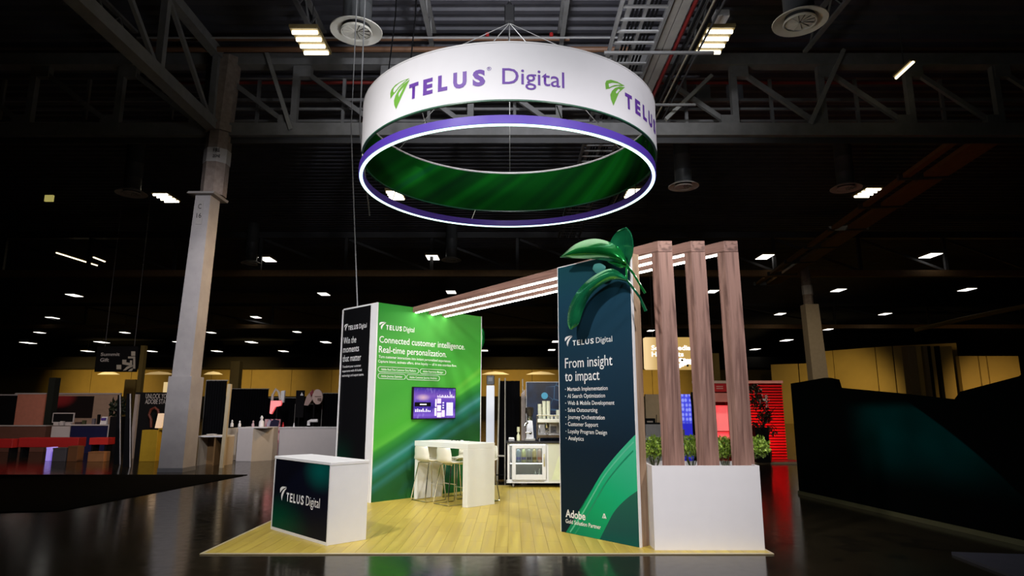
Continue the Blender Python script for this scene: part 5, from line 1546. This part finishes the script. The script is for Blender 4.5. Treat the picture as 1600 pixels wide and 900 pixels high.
a = at_y(346, 733, 17.4); b = at_y(361, 600, 17.4)
o = MB().bar((a.x, 17.4, 0), (b.x - 0.03, 17.4, b.z), 0.09, 0.09).build('slim_pole', flat('tan_pole', (0.50, 0.42, 0.28), 0.5)); tag(o, 'slim tan pole leaning beside the open fronted cabinet', 'pole')
# black drapes
for (p0, p1, pt_, Yd, lab) in ((323, 355, 595, 19.0, 'tall black curtain just right of the tall post'), (362, 420, 608, 24.5, 'wide black curtain behind the white corner counters'), (418, 462, 622, 24.8, 'low black curtain behind the red and white hand display'), (462, 505, 632, 24.4, 'black curtain below the pale round head displays'), (505, 540, 615, 24.2, 'black curtain at the left of the storage wall')):
    a, b = at_y(p0, pt_, Yd), at_y(p1, pt_, Yd)
    t = thing('curtain', lab, 'curtain', (a.x, Yd, 0)); wv = b.x - a.x
    pleats(0, wv, 0.0, a.z, 0.03, None).build('cloth', DRAPE, t)
    MB().tube([(-0.02, 0.05, 0), (-0.02, 0.05, a.z + 0.02)], 0.02, 6).tube([(-0.02, 0.05, a.z + 0.01), (wv, 0.05, a.z + 0.01)], 0.018, 6).build('frame', flat('grey_pipe', (0.3, 0.29, 0.27), 0.4), t)


# red and white sculpture + pink graphic panel
def px_poly(pts, Yq, depth, name, mat, parent, org):
    m = MB(); A = [at_y(x, y, Yq) for x, y in pts]
    m.slab([(p.x, p.z) for p in A], Yq, Yq + depth)
    return m.build(name, mat, parent, shift=org)


a = at_y(430, 668, 22.6)
hs = thing('bag_display', 'red and white bag shaped display rising behind the pink patterned panel', 'display', (a.x, 22.6, 0)); og = (a.x, 22.6, 0)
px_poly([(423, 626), (441, 626), (438, 634), (430, 636), (424, 647), (421, 646)], 22.6, 0.12, 'red_body', glow('bag_red', (0.95, 0.06, 0.06), 0.8), hs, og)
m = MB(); A = [at_y(x, y, 22.6) for x, y in ((425, 626), (426, 617), (431, 608), (436, 613), (438, 625))]; m.tube([p for p in A], 0.045, 8); m.build('handle', flat('cream_handle', (0.7, 0.62, 0.55), 0.5), hs, shift=og, smooth=True)
px_poly([(439, 611), (445, 610), (443, 629), (439, 629)], 22.6, 0.1, 'white_tag', WHITE, hs, og)
MB().tube([(0, 0.06, 0), (0, 0.06, at_y(430, 630, 22.6).z)], 0.03, 8).build('stand_pole', BLACK, hs)


def m_pink():
    t = NT('pink_pattern_print')
    k = t.n.new('ShaderNodeTexVoronoi'); t.l.new(t.tc.outputs['Object'], k.inputs['Vector']); k.inputs['Scale'].default_value = 6.0
    c = t.ramp(k.outputs['Distance'], [(0.15, (0.02, 0.01, 0.06)), (0.35, (0.10, 0.04, 0.2)), (0.42, (0.6, 0.06, 0.1)), (0.5, (0.75, 0.42, 0.42)), (0.7, (0.75, 0.5, 0.5))])
    t.set(color=c, rough=0.5); return t.m


a, b = at_y(414, 655, 21.5), at_y(438, 655, 21.5)
pk = thing('patterned_panel', 'pink panel with dark figures print between the white counters', 'panel', (a.x, 21.5, 0))
MB().span(0, b.x - a.x, 0, 0.06, 0, a.z).build('print', m_pink(), pk)
px_poly([(418, 675), (421, 660), (428, 655), (436, 657), (434, 668), (426, 680), (420, 690)], 21.44, 0.04, 'dark_figure', flat('indigo_figure', (0.012, 0.008, 0.04), 0.5), pk, (a.x, 21.5, 0))
px_poly([(416, 664), (420, 655), (423, 658), (419, 672)], 21.42, 0.05, 'pale_figure', flat('lilac_figure', (0.6, 0.52, 0.62), 0.5), pk, (a.x, 21.5, 0))
# pale round heads
a = at_y(490, 632, 23.6)
hd = thing('round_display', 'pale pink pair of round cut out displays on a stand above the black curtain', 'display', (a.x, 23.6, 0)); og = (a.x, 23.6, 0)
C1 = at_y(496, 620, 23.6)
pts = [(496 + 8 * math.cos(q), 620 + 12 * math.sin(q)) for q in [2 * PI * k / 16 for k in range(16)]]
px_poly(pts, 23.5, 0.08, 'round_face', flat('pale_pink', (0.60, 0.44, 0.38), 0.6), hd, og)
px_poly([(475, 633), (479, 619), (486, 611), (492, 618), (487, 626), (481, 634)], 23.6, 0.08, 'side_face', flat('dusty_pink', (0.48, 0.34, 0.30), 0.6), hd, og)
px_poly([(484, 614), (489, 608), (490, 613), (486, 619)], 23.48, 0.02, 'red_mark', flat('dull_red', (0.25, 0.03, 0.04), 0.6), hd, og)
px_poly([(492, 619), (502, 619), (502, 619.8), (492, 619.8)], 23.47, 0.02, 'line_text', flat('brown_text', (0.16, 0.1, 0.08), 0.6), hd, og)
px_poly([(496, 622), (502, 622), (502, 627), (496, 626)], 23.47, 0.02, 'block_text', MATS['brown_text'], hd, og)
MB().tube([(0, 0.06, 0), (0, 0.06, C1.z)], 0.03, 8).build('stand_pole', BLACK, hd)
a = at_y(463, 610, 24.0); b = at_y(476, 610, 24.0)
bs_ = thing('black_sign', 'small black sign with pale triangle mark left of the round displays', 'sign', (a.x, 24.0, 0))
MB().span(0, b.x - a.x, 0, 0.05, 1.2, a.z).span(0.12, 0.17, 0.0, 0.05, 0, 1.2).build('panel', BLACK, bs_)
px_poly([(469, 618), (471.5, 613), (474, 618)], 23.98, 0.015, 'triangle_mark', LETTER, bs_, (a.x, 24.0, 0))
# small stuff on the counters
for k, (px, py, mt, s, lab) in enumerate(((362, 664, WHITE, 0.10, 'small white card stand on the beige counter'), (374, 664, WHITE, 0.09, 'white bottle shaped item on the corner counter, left one'), (395, 664, flat('pinkish_item', (0.5, 0.35, 0.38), 0.5), 0.09, 'pink figurine on the corner counter'), (408, 662, WHITE, 0.16, 'pale toy figure on the corner counter right part'), (442, 666, RED, 0.07, 'small red item at the left end of the long counter'), (459, 664, WHITE, 0.06, 'thin white stick upright on the long counter'))):
    c = at_y(px, 669, 20.9 if px > 430 else 19.9)
    t = tag(MB().lathe([(s * 0.5, 0), (s * 0.45, s), (s * 0.2, s * 1.3), (s * 0.32, s * 1.7), (s * 0.1, s * 2.1)], n=10).build('figurine', mt, smooth=True), lab, 'figurine')
    t.location = (c.x, c.y, c.z + 0.04)
a, b = at_y(482, 664, 20.9), at_y(496, 664, 20.9)
o = MB().tube([(0, 0, 0), (0, 0, 0.12), (0.08, 0, 0.15), (b.x - a.x, 0, 0.15)], 0.05, 8).build('bent_tube', WHITE, smooth=True); o.location = (a.x, 20.9, at_y(482, 669, 20.9).z + 0.085); tag(o, 'bent white tube standing on the long grey white counter', 'ornament')
# cardboard and wood pieces on the floor behind the reception counter
for k, (p0, p1, z, mt, lab) in enumerate(((440, 476, 0.2, flat('dark_ply', (0.16, 0.10, 0.06), 0.7), 'dark brown timber lying behind the reception counter'), (478, 489, 0.22, flat('carton', (0.45, 0.30, 0.14), 0.7), 'open carton behind the reception counter, left one'), (489, 499, 0.22, flat('carton_dark', (0.30, 0.19, 0.09), 0.7), 'darker carton in the middle behind the reception counter'), (499, 519, 0.19, MATS['carton'], 'long carton behind the right end of the reception counter'))):
    a, b = at_y(p0, 710, 18.6), at_y(p1, 710, 18.6)
    t = thing('carton', lab, 'carton', (a.x, 18.6, 0))
    MB().span(0, b.x - a.x - 0.01, 0, 0.35, 0, z).build('box', mt, t, bevel=0.004)
    MB().span(0.0, b.x - a.x - 0.01, -0.06, 0.0, z - 0.02, z).build('flap', mt, t)

# far left stands
a, b = at_y(28, 616, 26), at_y(76, 616, 26)
t = thing('salmon_panel', 'tall salmon lit stand panel at the far left', 'panel', (a.x, 26, 0))
MB().span(0, b.x - a.x, 0, 0.1, 0, a.z).build('panel', flat('salmon', (0.75, 0.28, 0.19), 0.6), t)
MB().span(-0.1, b.x - a.x, -0.02, 0.12, a.z, a.z + 0.05).build('top_rail', CT, t)
a, b = at_y(83, 616, 27), at_y(188, 616, 27)
t = thing('stand_back_wall', 'pale tan back wall with big dark screen at the far left', 'wall', (a.x, 27, 0)); wv = b.x - a.x
MB().span(0, wv, 0, 0.1, 0, a.z).build('wall', flat('pinkish_tan', (0.50, 0.34, 0.25), 0.6), t)
MB().span(0, wv, -0.03, 0.12, a.z, a.z + 0.05).build('top_rail', CT, t)


def m_dimscreen():
    q = NT('dim_red_screen'); x, y, z = q.xyz()
    d = q.math('ADD', q.math('POWER', q.math('SUBTRACT', x, 0.35), 2), q.math('POWER', q.math('MULTIPLY', q.math('SUBTRACT', z, 2.0), 1.5), 2))
    q.set(color=(0.004, 0.004, 0.004), emit=q.mix(q.rng(d, 0.6, 0.0, 0, 1, True), (0.002, 0.001, 0.001), (0.06, 0.004, 0.004)), power=1.0, rough=0.4); return q.m


MB().span(0.06, wv * 0.62, -0.05, 0.0, 1.15, a.z - 0.08).build('screen', m_dimscreen(), t)
a, b = at_y(-60, 618, 26.5), at_y(27, 618, 26.5)
t = thing('dark_screen_wall', 'black screen wall with pale top rail at the left edge', 'wall', (a.x, 26.5, 0))
MB().span(0, b.x - a.x, 0, 0.1, 0, a.z).build('screen', BLACK, t)
MB().span(0, b.x - a.x, -0.02, 0.12, a.z, a.z + 0.05).build('top_rail', CT, t)
a, b = at_y(77, 590, 25), at_y(87, 590, 25)
t = thing('dark_pillar', 'narrow near black pillar right of the salmon panel', 'pillar', (a.x, 25, 0))
MB().span(0, b.x - a.x, 0, 0.3, 0, a.z).build('shaft', flat('green_black', (0.008, 0.012, 0.007), 0.8), t)
# counters
t, wv, hv = boxpx(111, 170, 665, 22.8, 0.6, flat('navy_counter', (0.01, 0.012, 0.06), 0.5), 'display_counter', 'dark blue counter with pale edge at the left', 'counter')
MB().span(-0.03, wv + 0.03, -0.03, 0.62, hv, hv + 0.04).span(wv, wv + 0.04, -0.03, 0.05, 0, hv).build('edge_trim', CT, t)
a = at_y(118, 690, 22.7)
t2, wv2, hv2 = boxpx(81, 110, 666, 23.0, 0.6, CT, 'display_counter', 'small white counter under the left monitor', 'counter')
t3, wv3, hv3 = boxpx(-40, 72, 666, 23.5, 0.5, flat('brown_counter', (0.16, 0.07, 0.05), 0.5), 'display_counter', 'long brown counter in front of the salmon panel', 'counter')
MB().span(0, wv3, -0.02, 0.5, hv3, hv3 + 0.03).build('top', CT, t3)
a, b = at_y(83, 645, 23.2), at_y(114, 665, 23.2)
mo = thing('monitor', 'wide dark monitor with pale frame on the small white counter', 'monitor', (a.x, 23.2, b.z))
MB().span(0, b.x - a.x, 0, 0.04, 0.10, a.z - b.z).build('frame', CT, mo)
MB().span(0.03, b.x - a.x - 0.03, -0.006, 0.0, 0.13, a.z - b.z - 0.03).build('screen', BLACK, mo)
MB().span(0.3, 0.42, 0, 0.12, 0.0, 0.10).build('stand', CT, mo)
for k, (px, h, wd, mt, lab) in enumerate(((88, 0.10, 0.16, CT, 'white box in front of the left monitor'), (97, 0.15, 0.12, CT, 'taller white box in front of the left monitor'), (107, 0.09, 0.2, CT, 'flat white box right of the taller box'), (122, 0.08, 0.2, flat('dark_item', (0.05, 0.03, 0.03), 0.5), 'dark tray on the blue counter left end'), (131, 0.14, 0.1, flat('olive_item', (0.06, 0.07, 0.03), 0.5), 'olive green tub on the blue counter'), (146, 0.2, 0.09, flat('grey_item', (0.16, 0.14, 0.16), 0.5), 'grey bottle on the blue counter'), (153, 0.34, 0.06, BLACK, 'tall black bottle on the blue counter'))):
    c = at_y(px, 665, 23.1 if px < 112 else 22.95)
    o = MB().span(-wd / 2, wd / 2, -0.06, 0.06, 0.0, h).build('counter_item', mt, bevel=0.012); tag(o, lab, 'item')
    o.location = (c.x, c.y, c.z + (0.045 if px >= 112 else 0.002))
c = at_y(162, 663, 22.9)
o = thing('tablet_stand', 'white tablet stand with violet screen on the blue counter', 'tablet', (c.x, 22.9, at_y(162, 665, 22.9).z + 0.045))
MB().hexa(quad(-0.11, 0.11, -0.05, 0.06, 0), quad(-0.10, 0.10, 0.02, 0.05, 0.26)).build('body', WHITE, o)
MB().span(-0.08, 0.08, -0.055, -0.02, 0.14, 0.22).build('screen', flat('violet_screen', (0.10, 0.06, 0.35), 0.4), o)
c = at_y(181, 655, 22.5)
o = thing('potted_plant', 'dark leafy plant left of the black banner panels', 'plant', (c.x, 22.5, 0))
MB().span(-0.2, 0.2, 0, 0.3, 0, 1.25).build('planter', BLACK, o)
f = leaf_ball(0.28, 120, 0.2, MATS['dark_leaf'], o, rr); f.location = (0, 0.15, 1.55)
# red benches and boxes under the counters
for (p0, p1, pt_, pb_, Yq, mt, name, lab) in ((30, 123, 684, 699, 21.0, flat('bench_red', (0.45, 0.02, 0.02), 0.5), 'red_bench', 'long dull red bench under the left counters'), (140, 169, 684, 695, 20.6, flat('bright_red', (0.65, 0.03, 0.02), 0.5), 'red_bench', 'short bright red bench below the blue counter'), (-30, 20, 686, 700, 20.8, MATS['bench_red'], 'red_bench', 'dull red bench cut by the left edge')):
    a, b, e = at_y(p0, pt_, Yq), at_y(p1, pt_, Yq), at_y(p0, pb_, Yq)
    t = thing(name, lab, 'bench', (a.x, Yq, 0))
    MB().span(0, b.x - a.x, 0, 0.4, e.z, a.z).build('seat', mt, t, bevel=0.01)
    MB().span(0.05, 0.12, 0.05, 0.35, 0, e.z).build('leg', BLACK, t)
    MB().span(b.x - a.x - 0.12, b.x - a.x - 0.05, 0.05, 0.35, 0, e.z).build('leg', BLACK, t)
for (p0, p1, pt_, Yq, mt, lab) in ((73, 80, 699, 19.6, glow('purple_tube', (0.22, 0.12, 0.75), 0.7), 'slim purple lit pillar near the left edge'), (83, 104, 700, 19.4, flat('slate_box', (0.10, 0.09, 0.10), 0.5), 'grey storage box beside the purple pillar'), (107, 122, 697, 19.4, flat('rust_box', (0.20, 0.08, 0.03), 0.6), 'rust brown box right of the grey storage box'), (138, 163, 706, 19.3, flat('orange_box', (0.45, 0.19, 0.07), 0.6), 'orange brown box below the short bright bench')):
    t, wv, hv = boxpx(p0, p1, pt_, Yq, 0.3, mt, 'floor_box', lab, 'box')
    MB().span(0.0, wv, -0.01, 0.0, hv * 0.92, hv).build('lid', mt, t)
# black banner panels
for k, (p0, p1, pt_, Yq, lab) in enumerate(((176, 187, 617, 18.4, 'left narrow black banner panel with white edge'), (190, 203, 615, 17.6, 'right narrow black banner panel with white edge'))):
    a, b = at_y(p0, 740, Yq), at_y(p1, 740, Yq); at_, bt_ = at_y(p0 + 8, pt_, Yq), at_y(p1 + 1.5, pt_, Yq)
    t = thing('banner_panel', lab, 'banner', (a.x, Yq, 0)); og = (a.x, Yq, 0)
    MB().hexa(quad(a.x, b.x, Yq, Yq + 0.05, 0), quad(at_.x, bt_.x, Yq, Yq + 0.05, at_.z)).build('panel', BLACK, t, shift=og)
    MB().hexa(quad(b.x - 0.025, b.x, Yq - 0.01, Yq, 0), quad(bt_.x - 0.025, bt_.x, Yq - 0.01, Yq, at_.z)).build('white_edge', CT, t, shift=og)
a = at_y(205, 690, 20.5); b = at_y(214, 616, 20.5)
o = MB().hexa(quad(a.x - 0.02, a.x + 0.08, 20.5, 20.6, 0), quad(b.x - 0.05, b.x + 0.05, 20.5, 20.6, b.z)).build('grey_post', flat('pinkish_post', (0.34, 0.28, 0.25), 0.6)); tag(o, 'slim pinkish grey post right of the black banner panels', 'post')
a, b = at_y(212, 613, 21.5), at_y(264, 613, 21.5)
t = thing('slogan_wall', 'black slogan wall with white capitals left of the tall post', 'wall', (a.x, 21.5, 0)); og = (a.x, 21.5, 0)
MB().span(0, b.x - a.x + 0.5, 0, 0.08, 0, a.z).build('wall', BLACK, t)
sx = at_y(225, 623, 21.4).x - a.x
LDIM = flat('dim_letter', (0.55, 0.52, 0.5), 0.6)
text('UNLOCK YOUR', t, LDIM, sx, at_y(225, 622.5, 21.45).z, 0.84, 0.15, y=-0.01, bold=0.0)
text('ADOBE STACK', t, LDIM, sx, at_y(225, 631, 21.45).z, 0.84, 0.15, y=-0.01, bold=0.0)
A = [at_y(x, y, 21.3) for x, y in ((236, 668), (236, 655), (233, 648), (236, 640), (242, 637), (247, 641), (248, 648))]
MB().tube([(p.x - a.x, p.y - 21.5, p.z) for p in A], 0.04, 8).build('red_outline', flat('dark_red_tube', (0.16, 0.035, 0.02), 0.5), t, smooth=True)
t, wv, hv = boxpx(222, 247, 672, 19.4, 0.4, flat('yellow_paint', (0.50, 0.30, 0.02), 0.5), 'yellow_counter', 'yellow counter left of the tall post', 'counter')
MB().span(0.45, wv + 0.1, 0.05, 0.4, hv, hv + 0.05).build('top', MATS['yellow_paint'], t)
a, b = at_y(244, 646, 19.5), at_y(252, 668, 19.5)
o = MB().hexa(quad(a.x, b.x, 19.5, 19.56, hv + 0.055), quad(a.x + 0.06, b.x + 0.06, 19.5, 19.56, a.z)).build('light_box', glow('orange_box_light', (0.75, 0.42, 0.16), 0.7)); tag(o, 'orange and cream light box on the yellow counter', 'light box')
a, b = at_y(256, 597, 22.5), at_y(265, 597, 22.5)
o = MB().span(a.x, b.x + 0.1, 22.5, 22.6, 0, a.z).build('yellow_strip', glow('yellow_glow', (0.75, 0.5, 0.05), 0.6)); tag(o, 'tall glowing yellow strip at the left edge of the tall post', 'light')
for k, (px, col, lab) in enumerate(((254, (0.03, 0.035, 0.06), 'tall dark bottle at the left edge of the post'), (257, (0.07, 0.12, 0.03), 'green bottle beside the dark one at the post'))):
    c = at_y(px, 668, 19.6)
    o = MB().lathe([(0.05, 0), (0.055, 0.25), (0.02, 0.36), (0.02, 0.46 - 0.1 * k)], n=12).build('drink_bottle', flat(('ink_glass', 'moss_glass')[k], col, 0.2), smooth=True); o.location = (c.x + 0.06, 19.62 + 0.12 * k, hv + 0.051); tag(o, lab, 'bottle')
# hanging summit sign
a, b = at_y(152, 541, 27), at_y(212, 581, 27)
sg = thing('hanging_sign', 'black hanging sign with pale wording and angular pattern at the left', 'sign', (a.x, 27, b.z)); og = (a.x, 27, b.z)
wv, hv = b.x - a.x, a.z - b.z
MB().span(0, wv, 0, 0.1, 0, hv).build('panel', BLACK, sg)
text('Summit', sg, LDIM, at_y(157, 560, 27).x - a.x, at_y(157, 556, 27).z - b.z, 0.80, 0.13, y=-0.01, bold=0.02)
text('Gift', sg, LDIM, at_y(157, 560, 27).x - a.x, at_y(157, 565, 27).z - b.z, 0.37, 0.14, y=-0.01, bold=0.02)
for q in (((205, 549), (211, 549), (211, 556), (205, 556)), ((200, 557), (211, 557), (211, 576), (208, 576), (208, 560), (200, 560)), ((191, 562), (197, 562), (197, 566), (203, 567), (203, 563), (206, 563), (206, 572), (191, 569)), ((182, 570), (189, 570), (189, 577), (182, 577)), ((192, 579), (198, 573), (207, 570), (207, 573), (200, 576), (196, 579)), ((200, 580), (203, 577), (207, 575), (207, 578), (205, 580))):
    px_poly(q, 26.97, 0.03, 'pattern_piece', flat('pale_pattern', (0.5, 0.46, 0.38), 0.6), sg, og)
MB().tube([(0.3, 0.05, hv), (0.3, 0.05, 12.1 - b.z)], 0.012, 5).tube([(wv - 0.2, 0.05, hv), (wv - 0.2, 0.05, 12.1 - b.z)], 0.012, 5).build('hanger_wire', DARKSTEEL, sg)
for k, (a, b, lab) in enumerate((((88, 395), (152, 415), 'long slanted tube lamp high at the left'), ((146, 402), (164, 409), 'short slanted tube lamp right of the long one'), ((1400, 122), (1427, 97), 'slanted tube lamp high at the right beyond the girder'))):
    p, q = on_z(*a, 10.4), on_z(*b, 10.4)
    q = Vector((q.x, q.y, 10.4))
    t = thing('tube_lamp', lab, 'lamp', p)
    MB().bar((0, 0, 0.06), q - p + Vector((0, 0, 0.06)), 0.16, 0.06).build('housing', MATS['lamp_housing'], t)
    MB().tube([(0, 0, 0), q - p], 0.04, 6).build('tube', glow('tube_lamp_glow', (1, 0.85, 0.55), 2.5), t)
    MB().tube([(q - p) * 0.5 + Vector((0, 0, 0.08)), (q - p) * 0.5 + Vector((0, 0, 1.70))], 0.012, 5).build('hanger_rod', DARKSTEEL, t)

for k, (p0, p1, lab) in enumerate(((619, 607, 'left of two black cables dropping from the roof to behind the sign'), (650, 640, 'right of two black cables dropping from the roof to behind the sign'))):
    a, b = at_y(p0, 0, 14.2), at_y(p1, 112, 14.2)
    tag(MB().tube([(a.x, 14.2, 11.98), (a.x, 14.2, a.z - 0.4), (b.x, 14.2, b.z), (b.x - 0.05, 14.2, b.z - 1.2)], 0.018, 6).build('hanging_cable', BLACK), lab, 'cable')
a = at_y(77, 310, 24.5)
t = thing('lit_sign', 'small dim yellow lit sign high at the left edge', 'sign', a)
MB().box((0, 0, 0), (0.33, 0.08, 0.26)).build('panel', glow('yellow_sign', (0.48, 0.42, 0.12), 0.7), t)
MB().tube([(0, 0, 0.13), (0, 0, 12.05 - a.z)], 0.012, 5).build('hanger_rod', DARKSTEEL, t)
